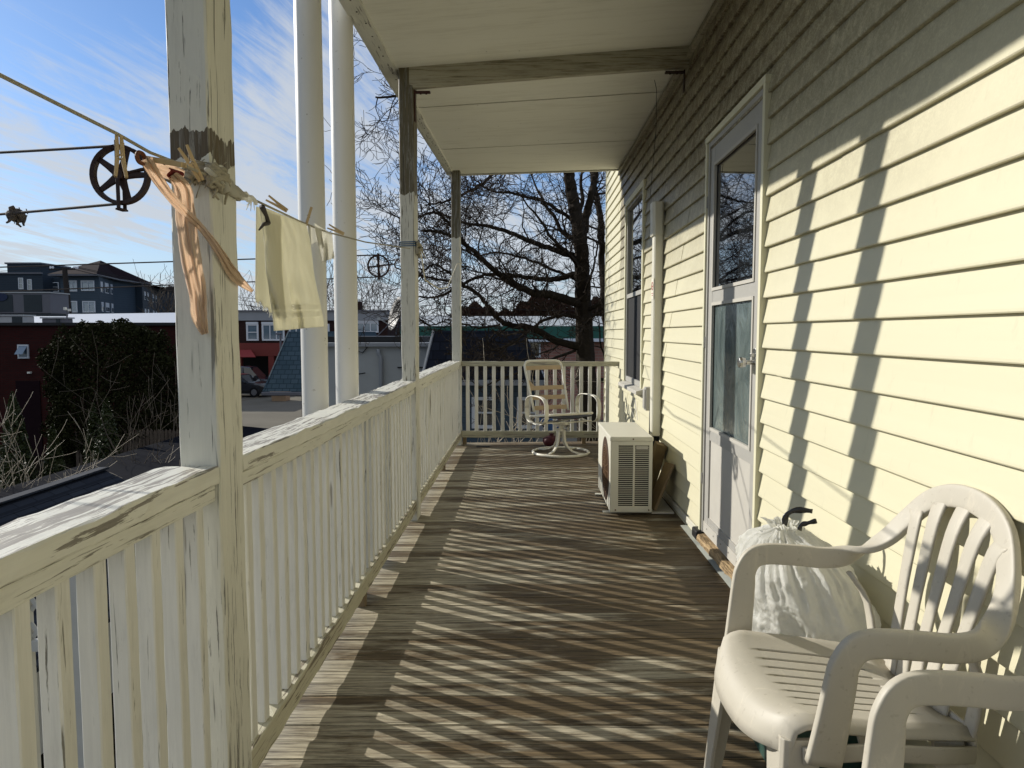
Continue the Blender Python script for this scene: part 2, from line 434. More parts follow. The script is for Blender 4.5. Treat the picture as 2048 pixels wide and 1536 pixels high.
def carpaint(name, c):
    m = N(name, .25, .6); m.color(c); m.b.inputs['Coat Weight'].default_value = 1; m.b.inputs['Coat Roughness'].default_value = .05; return m.m
M['car_black'] = carpaint('black_car_paint', (.008, .009, .012))
M['car_navy'] = carpaint('navy_car_paint', (.010, .016, .035))
M['car_blue'] = carpaint('blue_car_paint', (.04, .10, .20))
M['tyre'] = simple('tyre_rubber', (.012, .012, .012), .9, .2)
M['rim'] = simple('alloy_rim', (.35, .35, .36), .35, .1, 10, .5, .8)
M['lamp'] = simple('clear_lamp', (.75, .76, .78), .15, .05, 10, .6)
def mat_ground(name, a, b, sc_=.8, wet=1.0):
    m = N(name, wet, .02); n = m.noise(sc_=sc_, det=8, rough=.65); f = m.noise(sc_=40, det=3)
    m.color(m.mix(m.math('ADD', m.math('MULTIPLY', n, .7), m.math('MULTIPLY', f, .3)), a, b)); m.bump(f, .3, .01); return m.m
M['yard'] = mat_ground('winter_yard', (.006, .006, .004), (.022, .018, .011), 1.2)
M['asphalt'] = mat_ground('worn_asphalt', (.10, .092, .075), (.26, .24, .195), .35)

# ================================================================== SETTING
GZ = -3.1
tag(MB().quad((-600, -300, GZ), (600, -300, GZ), (600, 900, GZ), (-600, 900, GZ)).build('ground', M['yard']), 'dark winter yard soil with sparse dead grass', 'ground', kind='structure')
tag(MB().quad((-19, 26.5, GZ + .01), (8, 26.5, GZ + .01), (8, 52, GZ + .01), (-40, 52, GZ + .01)).build('parking_lot', M['asphalt']), 'sunlit worn asphalt lot before the red shop', 'parking lot', kind='structure')
tag(MB().quad((-60, 52.01, GZ + .02), (60, 52.01, GZ + .02), (60, 54.4, GZ + .02), (-60, 54.4, GZ + .02)).build('pavement', M['parapet']), 'pavement in front of the shop', 'pavement', kind='structure')

# ------------------------------------------------------------------ porch numbers
XW = 1.0       # wall face
XR = -0.70     # inner face of rail
YP1a, YP1b = 1.555, 1.69
YP2a, YP2b = 4.40, 4.54
YP3a, YP3b = 7.42, 7.54
YEND = 7.62
def zdk(x): return .012 * (x + .8)
def zceil(x, y):
    zl = 2.775 + .024 * max(0, y - 2.8) + .05 * max(0, 2.9 - y)  # unseen near edge raised so its shadow on the wall sits higher
    zr = 2.94
    t = (x + .86) / (XW + .86); return zl + (zr - zl) * t
def xed(y): return .0 if y < 4.6 else .05 * (y - 4.6) / 3

# deck boards (each board a slab, gaps between)
b = MB(); y = -1.2; i = 0
while y < YEND - .02:
    w = .0855; y0 = math.floor(y / w + .5) * w
    cup = random.gauss(0, .0006)
    xs = [-.86 + random.uniform(-.004, .004), -.3, .3, XW + .02]
    n = 4; ring = []
    for x in xs:
        z = zdk(x) + cup + random.gauss(0, .0004)
        g = .0013
        ring.append([(x, y0 + g, z - .022), (x, y0 + w - g, z - .022), (x, y0 + w - g, z - .0015), (x, y0 + w - g - .0015, z), (x, y0 + g + .0015, z), (x, y0 + g, z - .0015)])
    b.loops(ring); y += w
tag(b.build('deck', M['deck']), 'dark weathered tongue and groove porch decking striped with railing shadows', 'deck', kind='structure')
tag(MB().box((-.84, -1.2, -.2), (XW, YEND - .03, -.03)).build('deck_frame', M['block']), 'timber frame under the decking', 'frame', kind='structure')

# ------------------------------------------------------------------ house
house = thing('house', 'two storey house clad in pale yellow lap siding along the porch', 'house', (XW, 4, GZ))
DY0 = onX(1535, 600, XW).y; DY1 = onX(1417, 600, XW).y    # door casing outside edges
DT = 2.215
WY0 = onX(1291, 600, XW).y; WY1 = onX(1254, 600, XW).y; WB, WT = .73, 2.42
YH1 = onX(1213, 600, XW).y
EXP = .1037
sd = MB(); Z0 = .0998
def strip(y0, y1, z0, dx):
    prof = [(XW + .02, z0), (XW - .0155 - dx, z0), (XW - .0175 - dx, z0 + .003), (XW - .0170 - dx, z0 + .009), (XW - .0105 - dx, z0 + .045), (XW - .001 - dx, z0 + EXP + .003)]
    sd.loops([[(x, y, z) for x, z in prof] for y in (y0, y1)], cap=False, close=False)
    sd.poly([(x, y0, z) for x, z in reversed(prof)])
i = -4
while Z0 + i * EXP < 3.3:
    z0 = Z0 + i * EXP; zm = z0 + EXP / 2
    spans = [(-1.5, YH1)]
    def cut(sp, a, b_):
        out = []
        for s0, s1 in sp:
            if b_ <= s0 or a >= s1: out.append((s0, s1))
            else:
                if a > s0: out.append((s0, a))
                if b_ < s1: out.append((b_, s1))
        return out
    if zm < DT - .01: spans = cut(spans, DY0 + .03, DY1 - .03)
    if WB - .02 < zm < WT - .02: spans = cut(spans, WY0 + .03, WY1 - .03)
    for s0, s1 in spans:
        y = s0; k = 0
        j = s0 + ((i * 1.37) % 2.9) + .4
        while y < s1:
            e = min(j, s1)
            if s1 - e < .15: e = s1
            strip(y, e + (.02 if e < s1 else 0), z0 + random.gauss(0, .0005), .0022 * (k % 2))
            y = e; j = e + 3.1; k += 1
    i += 1
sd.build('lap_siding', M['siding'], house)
w = MB(); w.box((XW + .02, -1.5, GZ), (XW + .3, DY0 + .04, 3.4)); w.box((XW + .02, DY1 - .04, GZ), (XW + .3, WY0 + .04, 3.4)); w.box((XW + .02, WY1 - .04, GZ), (XW + .3, YH1, 3.4))
w.box((XW + .021, DY0 + .04, DT - .02), (XW + .299, DY1 - .04, 3.399)); w.box((XW + .021, WY0 + .04, WT - .03), (XW + .299, WY1 - .04, 3.399)); w.box((XW + .021, WY0 + .04, GZ), (XW + .299, WY1 - .04, WB))
w.box((XW + .021, DY0 + .04, GZ), (XW + .299, DY1 - .04, .04))
w.box((XW + .3, -1.5, GZ), (XW + 6, YH1 - .001, 3.41))
w.build('wall', M['trim'], house)
MB().box((XW - .02, YH1 - .015, GZ), (XW + .03, YH1 + .012, 3.4)).build('corner_trim', M['trim'], house)
# base lip and flashing along the deck
MB().beam((XW - .012, DY1 + .02, .065), (XW - .012, YEND, .065), .018, .04, seg=14, jit=.001).build('base_lip', M['acwhite'], house)
fl = MB()
fl.loops([[(XW - .055, y, zdk(1) + .004), (XW + .01, y, zdk(1) + .012), (XW + .01, y, zdk(1) + .006)] for y in (DY1 - .06, DY1 + .35)])
fl.loops([[(XW - .058, y, zdk(1) + .006), (XW + .01, y, zdk(1) + .03), (XW + .01, y, zdk(1) + .004)] for y in (DY0 - .3, DY0 + .3, DY1 - .07)])
fl.build('flashing', M['flash'], house)
th = MB()
th.loops([[(XW - .05 + random.gauss(0, .004), y, .055 + random.gauss(0, .003)), (XW - .045 + random.gauss(0, .003), y, .088 + random.gauss(0, .004)), (XW + .02, y, .10), (XW + .02, y, .05)] for y in [DY0 - .04 + i * (DY1 - DY0 + .05) / 26 for i in range(27)]])
th.build('threshold', M['sill'], house)
MB().box((XW - .056, DY1 - .05, .05), (XW - .004, DY1 + .055, .105)).build('threshold_end', M['rubber'], house, bevel=.01)

# door
door = MB()
cw = .055
door.box((XW - .032, DY0, .10), (XW + .02, DY0 + .028, DT)); door.box((XW - .032, DY1 - .028, .10), (XW + .02, DY1, DT))
door.box((XW - .034, DY0 - .006, DT - .002), (XW + .02, DY1 + .006, DT + .03))
doorp = door.build('door', M['trim'], house, bevel=.002)
doorp['label'] = 'storm door with cream casing'
def ymin(): return DY0 + .03
a0, a1 = DY0 + .03, DY1 - .03
m_ = MB()                                                       # z-bar frame
m_.box((XW - .022, a0, .10), (XW + .015, a0 + .022, DT - .004)); m_.box((XW - .022, a1 - .022, .10), (XW + .015, a1, DT - .004)); m_.box((XW - .021, a0 + .022, DT - .03), (XW + .015, a1 - .022, DT - .004))
m_.build('door_frame', M['alu'], doorp, bevel=.0015, off=None)
s0, s1 = a0 + .024, a1 - .024
def zpx(u, v): return onX(u, v, XW).z
zmid = onX(1470, 585, XW).z; zlow = onX(1460, 885, XW).z
XD = XW - .008
m_ = MB()
st = .075
m_.box((XD - .006, s0, .11), (XD + .02, s0 + st, DT - .035)); m_.box((XD - .006, s1 - st, .11), (XD + .02, s1, DT - .035))
m_.box((XD - .005, s0 + st, DT - .13), (XD + .02, s1 - st, DT - .035)); m_.box((XD - .005, s0 + st, zmid - .035), (XD + .02, s1 - st, zmid + .03))
m_.box((XD - .005, s0 + st, zlow - .04), (XD + .02, s1 - st, zlow + .02)); m_.box((XD - .005, s0 + st, .11), (XD + .02, s1 - st, .20))
m_.build('door_leaf', M['alu'], doorp, bevel=.0015)
fr_ = MB()
for za, zb in ((zlow + .02, zmid - .035), (zmid + .03, DT - .13)):
    q = .014
    fr_.box((XD - .011, s0 + st - .002, za - .002), (XD + .002, s0 + st + q, zb + .002)); fr_.box((XD - .011, s1 - st - q, za - .002), (XD + .002, s1 - st + .002, zb + .002))
    fr_.box((XD - .0115, s0 + st + q, za - .002), (XD + .002, s1 - st - q, za + q)); fr_.box((XD - .0115, s0 + st + q, zb - q), (XD + .002, s1 - st - q, zb + .002))
fr_.build('glazing_bead', M['winframe'] if False else M['alulight'], doorp)
MB().box((XD + .006, s0 + st, zmid + .03), (XD + .010, s1 - st, DT - .13)).build('upper_pane', M['glass'], doorp)
MB().box((XD + .006, s0 + st, zlow + .02), (XD + .010, s1 - st, zmid - .035)).build('lower_pane', M['film'], doorp)
kp = MB().box((XD + .002, s0 + st, .20), (XD + .012, s1 - st, zlow - .04)); kp.build('kick_panel', M['alulight'], doorp)
# sweep with screws
sw = MB().box((XD - .010, s0, .105), (XD - .0055, s1, .165)); sw.build('door_sweep', M['alulight'], doorp)
for k in range(6): MB().lathe([(.004, 0), (.004, -.003), (.001, -.0035)], (XD - .0103, s0 + .08 + k * (s1 - s0 - .16) / 5, .14), 'x', 8).build('screw', M['steel'], doorp)
hp = onX(1497, 722, XW - .03); hz = hp.z; hy = s0 + .037
h = MB(); h.box((XD - .012, hy - .018, hz - .055), (XD - .006, hy + .018, hz + .055)); h.lathe([(.010, 0), (.010, -.03), (.02, -.034), (.024, -.05), (.022, -.062), (.001, -.064)], (XD - .012, hy + .012, hz - .005), 'x', 16)
h.box((XD - .03, hy - .012, hz + .02), (XD - .012, hy + .006, hz + .035))
h.build('door_handle', M['steel'], doorp, bevel=.002)
# door closer / hinge strip
for z in (.4, 1.15, 1.9): MB().lathe([(.004, -.03), (.004, .03)], (XW - .026, DY1 - .034, z), 'z', 8).build('hinge', M['alu'], doorp)
# inner dark room box behind glass
# window
wn = MB(); cwn = .05
wn.box((XW - .03, WY0, WB), (XW + .02, WY0 + cwn, WT)); wn.box((XW - .03, WY1 - cwn, WB), (XW + .02, WY1, WT)); wn.box((XW - .032, WY0 - .005, WT - .001), (XW + .02, WY1 + .005, WT + .05))
winp = wn.build('window', M['trim'], house, bevel=.002)
wf = MB(); c0, c1 = WY0 + cwn, WY1 - cwn; zm = (WB + WT) / 2 - .02
wf.box((XW - .014, c0, WB), (XW + .02, c0 + .03, WT)); wf.box((XW - .014, c1 - .03, WB), (XW + .02, c1, WT)); wf.box((XW - .0135, c0 + .03, WT - .04), (XW + .02, c1 - .03, WT - .001))
wf.box((XW - .0135, c0 + .03, WB + .001), (XW + .02, c1 - .03, WB + .05)); wf.box((XW - .012, c0 + .03, zm - .02), (XW + .02, c1 - .03, zm + .02))
wf.build('frame', M['alu'], winp, bevel=.002)
MB().box((XW + .008, c0 + .03, zm + .02), (XW + .011, c1 - .03, WT - .04)).build('upper_pane', M['glass'], winp)
MB().box((XW + .002, c0 + .03, WB + .05), (XW + .005, c1 - .03, zm - .02)).build('insect_screen', M['acdark'], winp)
MB().loops([[(XW + .01, y, WB - .05), (XW - .075, y, WB - .05), (XW - .075, y, WB - .02), (XW + .01, y, WB)] for y in (WY0 - .03, WY1 + .03)]).build('sill', M['alulight'], winp, bevel=.003)
# trim at the top of wall under ceiling
tr = MB(); n = 20
for k in range(2):
    off_ = .035 * k
    tr.loops([[(XW - .018 - .012 * k, y, zceil(XW, y) - .045 - off_), (XW - .018 - .012 * k, y, zceil(XW, y) - .02 - off_), (XW, y, zceil(XW, y) - .02 - off_), (XW, y, zceil(XW, y) - .045 - off_)] for y in (-1.4, 2, 4, 6, YEND - .05)])
tr.build('wall_top_trim', M['beam'], house)

# ------------------------------------------------------------------ porch roof
roof = thing('porch_roof', 'flat porch roof with stained cream plywood ceiling panels overhead', 'porch roof', (0, 3, 2.9))
seams = [-1.5, .75, 1.98, 3.2, 4.44, 5.22, 6.5, YEND]
for a, b_ in zip(seams[:-1], seams[1:]):
    g = .012; x0, x1 = -.80, XW + .015
    pn = MB(); ra = []
    for y in (a + g, b_ - g):
        ra.append([(x0, y, zceil(x0, y)), (x1, y, zceil(x1, y)), (x1, y, zceil(x1, y) + .012), (x0, y, zceil(x0, y) + .012)])
    pn.loops(ra).build('ceiling_panel', M['ceiling'], roof)
MB().loops([[(-.84, y, zceil(-.84, y) + .10), (XW + .2, y, zceil(XW, y) + .10), (XW + .2, y, 3.2), (-.84, y, 3.2)] for y in (-1.5, 2, 5, YEND + .01)]).build('roof_deck', M['block'], roof)
# battens over seams
bt = MB()
for s in seams[1:-1]:
    if s in (4.44,): continue
# edge trim (fascia soffit strip)
ed = MB(); rings = []
for k in range(70):
    y = -1.5 + k * (YEND + .02 + 1.5) / 69; z = zceil(-.86, y); j = lambda: random.gauss(0, .0014)
    q = xed(y); rings.append([(-.875 + q + j(), y, z - .012 + j()), (-.80 + q * .6 + j(), y, z - .010 + j()), (-.792 + q * .6 + j(), y, z + .012), (-.875 + q, y, z + .05)])
ed.loops(rings); ed.build('edge_trim', M['rail'], roof)
MB().loops([[(-.90 + xed(y), y, zceil(-.86, y) + .0), (-.8755 + xed(y), y, zceil(-.86, y) + .0), (-.8755 + xed(y), y, zceil(-.86, y) + .30), (-.90 + xed(y), y, zceil(-.86, y) + .30)] for y in (-1.5, 2.9, 4.6, YEND + .02)]).build('fascia', M['rail'], roof)
MB().loops([[(-.82, YEND + .003, zceil(-.82, YEND) - .012), (-.82, YEND + .03, zceil(-.82, YEND) - .012), (-.82, YEND + .03, 3.2), (-.82, YEND + .003, 3.2)], [(XW, YEND + .003, zceil(XW, YEND) - .012), (XW, YEND + .03, zceil(XW, YEND) - .012), (XW, YEND + .03, 3.2), (XW, YEND + .003, 3.2)]]).build('end_fascia', M['rail'], roof)
def xbeam(y0, y1, hgt, x0, name, mat):
    r_ = []; n = 12
    for k in range(n + 1):
        x = x0 + (XW - .01 - x0) * k / n; z = zceil(x, (y0 + y1) / 2); bow = .012 * math.sin(k / n * 3.14)
        r_.append([(x, y0, z - hgt + bow * .3), (x, y1, z - hgt + bow * .3), (x, y1, z + .005), (x, y0, z + .005)])
    return MB().loops(r_).build(name, mat, roof, bevel=.002)
xbeam(YP2a, YP2a + .042, .125, XR - .02, 'cross_beam', M['beam'])
xbeam(YP2a + .045, YP2a + .085, .02, XR, 'ceiling_batten', M['ceiling'])
for k in range(60):
    y = -1 + k * .143 + random.uniform(-.03, .03); x = -.83 + random.uniform(-.008, .008)
    if y < YEND - .1: MB().lathe([(.0045, 0), (.0045, -.003), (.001, -.004)], (x + xed(y), y, zceil(-.86, y) - .011), 'z', 6).build('nail', M['iron'], roof)

# angle brackets and the hanging wire
def bracket(name, label, x, y, z, sx, lv, lh, mat):
    t = thing(name, label, 'bracket', (x, y, z), 'iron angle brackets under the cross beam')
    MB().box((0, -.0, -lv), (.008 * sx, .03, 0)).build('vertical_arm', mat, t, local=True, bevel=.001)
    hb = MB().box((.0085 * sx, -.0, -.018), (lh * sx, .03, -.008)); hb.build('horizontal_arm', mat, t, local=True, bevel=.001)
    for q in (.75, .4): MB().lathe([(.006, 0), (.006, -.006), (.001, -.008)], (lh * q * sx, .015, -.018), 'z', 8).build('bolt', mat, t, local=True)
bracket('angle_bracket', 'maroon iron angle bracket where second post meets beam', XR + .006, YP2a + .02, zceil(XR, YP2a) - .128, 1, .19, .10, M['bracket'])
bracket('angle_bracket', 'black iron angle bracket high on siding under the beam', XW - .03, YP2a + .02, zceil(XW, YP2a) - .135, -1, .13, .12, M['iron'])
wp = [onY(1309, 160, YP2a - .02), onY(1313, 178, YP2a - .02), onY(1312, 260, YP2a), onY(1306, 330, YP2a + .03), onY(1300, 395, YP2a + .1)]
tag(MB().tube(wp, .0018, 5).build('hanging_wire', M['wire'], off=wp[0]), 'thin dark wire hanging from hook in cross beam', 'wire')

# ------------------------------------------------------------------ porch posts
def post(y0, y1, mat, label, x_in=XR + .006, x_out=-.785, z0=0, jit=.0012):
    zt = zceil(-.75, (y0 + y1) / 2) + .004; loc = ((x_in + x_out) / 2, (y0 + y1) / 2, 0)
    t = thing('porch_post', label, 'post', loc, 'square timber posts along the porch edge')
    MB().beam((loc[0], loc[1], z0), (loc[0], loc[1], zt), abs(x_out - x_in), y1 - y0, up=(0, 1, 0), seg=36, ch=.004, jit=jit).build('shaft', mat, t)
    return t
p1 = post(YP1a, YP1b, M['post'], 'nearest square porch post, peeling grey and cream, rope tied round it')
p2 = post(YP2a, YP2b, M['postb'], 'middle porch post with bare dark upper half and blue twine')
p3 = post(YP3a, YP3b, M['postc'], 'farthest porch post at the deck corner')
p0 = post(-1.25, -1.12, M['post'], 'porch post behind the near end of the railing')
cap = MB()
for k, (ya, zb) in enumerate(((YP1a, .0),)): pass
# blue twine on post 2
tw = MB()
for k in range(3):
    z = onY(830, 490, YP2a).z + .02 - k * .012
    tw.tube([(XR + .009, YP2a - .003, z), (XR + .009, YP2b + .003, z + .003), (-.788, YP2b + .003, z + .002), (-.788, YP2a - .003, z - .002), (XR + .009, YP2a - .003, z)], .003, 6)
tw.build('twine', simple('blue_twine', (.03, .10, .20), .8), p2)

# ------------------------------------------------------------------ railings
RT = .90
BAL = .0905
balproto = {}
def balmesh(key, h):
    if key not in balproto:
        m = MB().beam((0, 0, 0), (0, 0, h), .037, .037, up=(0, 1, 0), seg=8, ch=.002, jit=.0006)
        balproto[key] = m
    return balproto[key]
def rail_y(y0, y1, label, ys, blocks, rt0=RT, rt1=RT, sag=0.0):
    t = thing('porch_railing', label, 'railing', (XR - .05, (y0 + y1) / 2, 0), 'white railing sections round the porch')
    w = .125; xc = XR - w / 2 + .004; h = .042
    n = max(10, int((y1 - y0) * 22))
    MB().beam((xc, y0, rt0 - h / 2), (xc, y1, rt1 - h / 2), w, h, seg=n, ch=.004, jit=.0013, sag=sag).build('top_rail', M['railtop'], t)
    MB().beam((XR - .028, y0, rt0 - h - .021), (XR - .028, y1, rt1 - h - .021), .045, .036, seg=n // 2, ch=.002, jit=.0006, sag=sag).build('sub_rail', M['rail'], t)
    MB().beam((XR - .02, y0, .098), (XR - .02, y1, .098), .043, .075, seg=n, ch=.004, jit=.0013).build('bottom_rail', M['bottomrail'], t)
    z0, z1 = .1355, min(rt0, rt1) - h - .04
    proto = None
    hh = z1 - z0 + .01 
    for y in ys:
        if proto is None:
            proto = MB().beam((0, 0, 0), (0, 0, hh), .034, .034, up=(0, 1, 0), seg=10, ch=.0025, jit=.0003).build('baluster', M['baluster'], t, local=True); o = proto
        else:
            o = proto.copy(); col.objects.link(o); o.parent = t
        o.location = (XR - .030 - t.location.x + random.gauss(0, .0012), y - t.location.y, z0 - .001)
        o.rotation_euler = (random.gauss(0, .0008), random.gauss(0, .0008), random.gauss(0, .01) + math.pi / 2 * random.randint(0, 3))
    for yb in blocks:
        MB().box((XR - .045, yb - .02, zdk(XR) - .003), (XR - .005, yb + .02, .062)).build('support_block', M['block'], t, bevel=.002)
    return t
def frange(a, b_, s):
    out = []
    while a < b_: out.append(a); a += s
    return out
Yb1 = 2.05 % BAL
rail_y(-1.12, YP1a - .001, 'nearest railing section, rough worn top rail in the foreground', frange(-1.04, YP1a - .04, BAL), [-.4, .5], .905, .90)
rail_y(YP1b + .001, YP2a - .001, 'long middle railing section with cream paint flaking between the posts', frange(YP1b + .07, YP2a - .03, BAL), [3.0], .90, .90, .006)
rail_y(YP2b + .001, YP3a - .001, 'far side railing section running to the deck corner', frange(YP2b + .06, YP3a - .03, BAL), [6.05], .90, .905)
# far cross railing
YF = YP3a + .06
t = thing('porch_railing', 'cross railing closing the far end of the porch behind metal chair', 'railing', (.1, YF, 0), 'white railing sections round the porch')
x0, x1 = -.693, XW - .005
MB().beam((x0, YF, RT - .028), (x1 + .0, YF, RT - .028), .055, .05, seg=24, ch=.003, jit=.0009).build('top_rail', M['railx'], t)
MB().beam((x0, YF - .012, .115), (x1, YF - .012, .115), .042, .07, seg=24, ch=.003, jit=.001).build('bottom_rail', M['railx'], t)
proto = None
for k in range(17):
    x = -.625 + k * .0935
    if proto is None:
        proto = MB().beam((0, 0, 0), (0, 0, RT - .053 - .149), .037, .03, up=(0, 1, 0), seg=8, ch=.002, jit=.0005).build('baluster', M['baluster'], t, local=True); o = proto
    else: o = proto.copy(); col.objects.link(o); o.parent = t
    o.location = (x - .1, .0, .1495)
for xb in (-.66, .30, .62): MB().box((xb - .02, YF - .03, 0), (xb + .02, YF + .01, .082)).build('support_block', M['block'], t)

# vent pipes outside the railing
for (px, X, lab, bend) in ((625, -.975, 'nearer of the two tall white pipes beyond the railing', 0), (690, -.945, 'farther of the two tall white pipes beyond the railing', 1)):
    c = onX(px, 500, X); 
    t = thing('white_pipe', lab, 'pipe', (c.x, c.y, GZ), 'tall white round pipes rising past the porch')
    pts = [(c.x, c.y, GZ), (c.x, c.y, 0), (c.x, c.y, 2.2)]
    pts += [(c.x, c.y, 2.6), (c.x, c.y, 5)]
    MB().tube(pts, .060, 28).build('pipe', M['pvc'], t, smooth=True)
    MB().lathe([(.060, -.04), (.066, -.038), (.066, .038), (.060, .04)], (c.x, c.y, -1.2), 'z', 28).build('coupling', M['pvc'], t)

# ------------------------------------------------------------------ clothes line
def line_obj(name, label, pts, r, mat, cat='rope', group=None, k=6):
    # subdivide with catenary
    return tag(MB().tube(pts, r, k).build(name, mat, off=Vector(pts[0])), label, cat, group)
def sagline(a, b_, s, n=14):
    a = Vector(a); b_ = Vector(b_); return [a.lerp(b_, i / n) - Vector((0, 0, s * 4 * (i / n) * (1 - i / n))) for i in range(n + 1)]
XL = -.735
LA = onX(-120, 90, XL); LB = onX(235, 268, XL); LC = onX(365, 330, XL + .03); 
K1 = onX(430, 352, XR + .02); K2 = onX(505, 398, XR + .01); K3 = onX(560, 424, XR); K4 = onX(650, 463, XR); K5 = onX(820, 497, XR + .012)
line_pts = [LA, LA.lerp(LB, .5), LB, onX(300, 305, XL + .02), LC, onX(400, 345, XR + .015), K1, onX(470, 377, XR + .02), K2, K3, onX(600, 443, XR), K4, onX(730, 484, XR), K5]
line_obj('clothesline', 'thin grey clothesline running along the posts with washing pegged on', line_pts, .0032, M['rope'])

def knot(name, label, c, s, mat, turns=7, r=.006, seed=1, tails=3, cat='knot', stretch=(1, 1, 1)):
    rn = random.Random(seed); m = MB(); c = Vector(c); pts = []
    for i in range(turns * 10):
        a = i * .63 * 1.0; b_ = i * .37 + seed
        v = Vector((math.cos(a) * math.cos(b_) * stretch[0], math.sin(a) * stretch[1], math.sin(b_) * math.cos(a * .7) * stretch[2])) * s
        pts.append(c + v)
    m.tube(pts, r, 6)
    for k in range(tails):
        p = c + Vector((rn.uniform(-s, s), rn.uniform(-s, s), 0)); q = [p]
        d = Vector((rn.uniform(-.4, .4), rn.uniform(-.6, .6), -1))
        for i in range(5): p = p + d * s * .35; d += Vector((rn.gauss(0, .3), rn.gauss(0, .3), 0)); q.append(p)
        m.tube(q, [r * (1 - .12 * i) for i in range(6)], 5)
    for k in range(14):                                            # frayed ends
        p = c + Vector((rn.gauss(0, s * .6), rn.gauss(0, s * .6), rn.gauss(0, s * .5)))
        m.tube([p, p + Vector((rn.gauss(0, s * .4), rn.gauss(0, s * .4), rn.gauss(0, s * .5)))], r * .25, 3)
    return tag(m.build(name, mat, off=c, smooth=True), label, cat)
kc = onX(435, 356, XR + .022)
knot('rope_knot', 'bulky grey rope knot tied against the nearest post', kc, .026, M['rope'], 9, .0056, 3, 3, stretch=(.7, 1.6, 1))
kd = onX(398, 345, XR - .02) ; kd.y = YP1a - .02
knot('rope_knot', 'coiled rope loops on grey face of nearest post', kd, .019, M['rope'], 7, .0048, 5, 3, stretch=(1.5, .6, 1))
ke = onX(836, 497, XR + .02)
knot('rope_knot', 'shaggy rope knot hanging on middle post below blue twine', ke, .035, M['rope'], 8, .007, 8, 5, stretch=(.7, 1, 1.2))
# rag wrapped from post to line
rg = MB(); a = kc + Vector((.005, .01, -.01)); b_ = onX(512, 404, XR + .01)
rp = [a.lerp(b_, i / 12) + Vector((random.gauss(0, .002), 0, random.gauss(0, .003))) for i in range(13)]
rg.sweep(rp, [(.034 - .0019 * i + random.gauss(0, .002), .020 - .001 * i) for i in range(13)], (0, 0, 1), 10)
for k in range(5):
    p = rp[9 + k % 3]; rg.tube([p, p + Vector((0, random.uniform(-.01, .01), -.010)), p + Vector((0, random.uniform(-.02, .01), -.018 - .004 * k))], [.002, .0015, .0006], 4)
rg.sweep([onX(385, 338, XR + .0) + Vector((.03, 0, 0)), onX(450, 372, XR + .03), onX(492, 392, XR + .02)], (.008, .012), (0, 0, 1), 8)
tag(rg.build('twisted_rag', M['rag'], off=a, smooth=True), 'cream rag twisted round the line beside the nearest post', 'rag')
# rope wraps round post 1
wr = MB(); zz = kc.z
for k in range(3):
    z = zz + .010 - k * .011
    wr.tube([(XR + .011, YP1a - .006, z), (XR + .012, YP1b + .004, z - .008), (-.79, YP1b + .005, z), (-.791, YP1a - .006, z + .01), (-.74, YP1a - .008, z + .006), (XR + .011, YP1a - .006, z)], .0045, 6)
wr.build('rope_wrap', M['rope'], p1, smooth=True)

# thin white cord between the two far posts
ca = onX(842, 515, XR + .012); cb = onX(917, 545, XR + .01)
cpts = [onX(842, 505, XR + .012), onX(850, 560, XR + .02), onX(878, 578, XR + .0), onX(895, 575, XR), onX(905, 550, XR + .01), onX(914, 528, XR + .012), onX(924, 526, XR + .015)]
line_obj('slack_string', 'slack white cord drooping between middle and farthest posts', cpts, .0045, M['whiterope'], 'cord')

# pulleys
def pulley(px, py, Y, r, spokes, label, ang, hook_to, nm='iron'):
    c = onY(px, py, Y); t = thing('clothesline_pulley', label, 'pulley', c, 'iron clothesline pulley wheels')
    m = MB(); k = 40; rings = []
    for (rr, yy) in ((r, -.008), (r * .90, -.002), (r, .008), (r * .84, .008), (r * .82, 0), (r * .84, -.008)): pass
    ring = []
    for j in range(k):
        a = 2 * math.pi * j / k; d = Vector((math.cos(a), 0, math.sin(a)))
        ring.append([c + d * rr + Vector((0, yy, 0)) for rr, yy in ((r, -.009), (r * .93, -.002), (r * .93, .002), (r, .009), (r * .87, .007), (r * .87, -.007))])
    n = len(m.v)
    for q in ring: m.v += q
    for j in range(k):
        for e in range(6):
            m.f.append((n + j * 6 + e, n + ((j + 1) % k) * 6 + e, n + ((j + 1) % k) * 6 + (e + 1) % 6, n + j * 6 + (e + 1) % 6))
    m.build('wheel_rim', M[nm], t, smooth=False)
    sp = MB()
    for s in range(spokes):
        a = ang + 2 * math.pi * s / spokes; d = Vector((math.cos(a), 0, math.sin(a)))
        sp.sweep([c + d * .004, c + d * r * .5, c + d * r * .89], [(.024, .006), (.016, .006), (.013, .005)] if spokes > 4 else [(.010, .006)] * 3, (Vector((0, 1, 0)).cross(d)), 8)
    sp.build('spokes', M[nm], t)
    MB().lathe([(.012, -.014), (.012, .014)], c, 'y', 16).build('hub', M[nm], t)
    yk = MB(); d = Vector((0, 0, 1))
    for s_ in (-.013, .013): yk.beam(c + Vector((0, s_, -r * 1.15)), c + Vector((0, s_, r * 1.12)), .009, .003, up=(0, 1, 0), ch=.0008)
    yk.box(c + Vector((-.007, -.0145, -r * 1.2)), c + Vector((.007, .0145, -r * 1.14)))
    yk.build('yoke', M[nm], t)
    hk = MB(); hk.tube(hook_to, .0045, 8); hk.build('hook', M[nm], t, smooth=True)
    return t, c
Y1 = 1.66; c1 = onY(241, 350, Y1)
pulley(241, 350, Y1, .069, 5, 'large black five spoked pulley wheel hanging left of nearest post', 1.25, [c1 + Vector((.0, 0, 0)), c1 + Vector((.05, 0, .012)), c1 + Vector((.10, .01, .020)), Vector((-.79, 1.62, c1.z + .015)), Vector((-.78, 1.61, c1.z + .01))])
Y2 = 4.45; c2 = onY(757, 532, Y2)
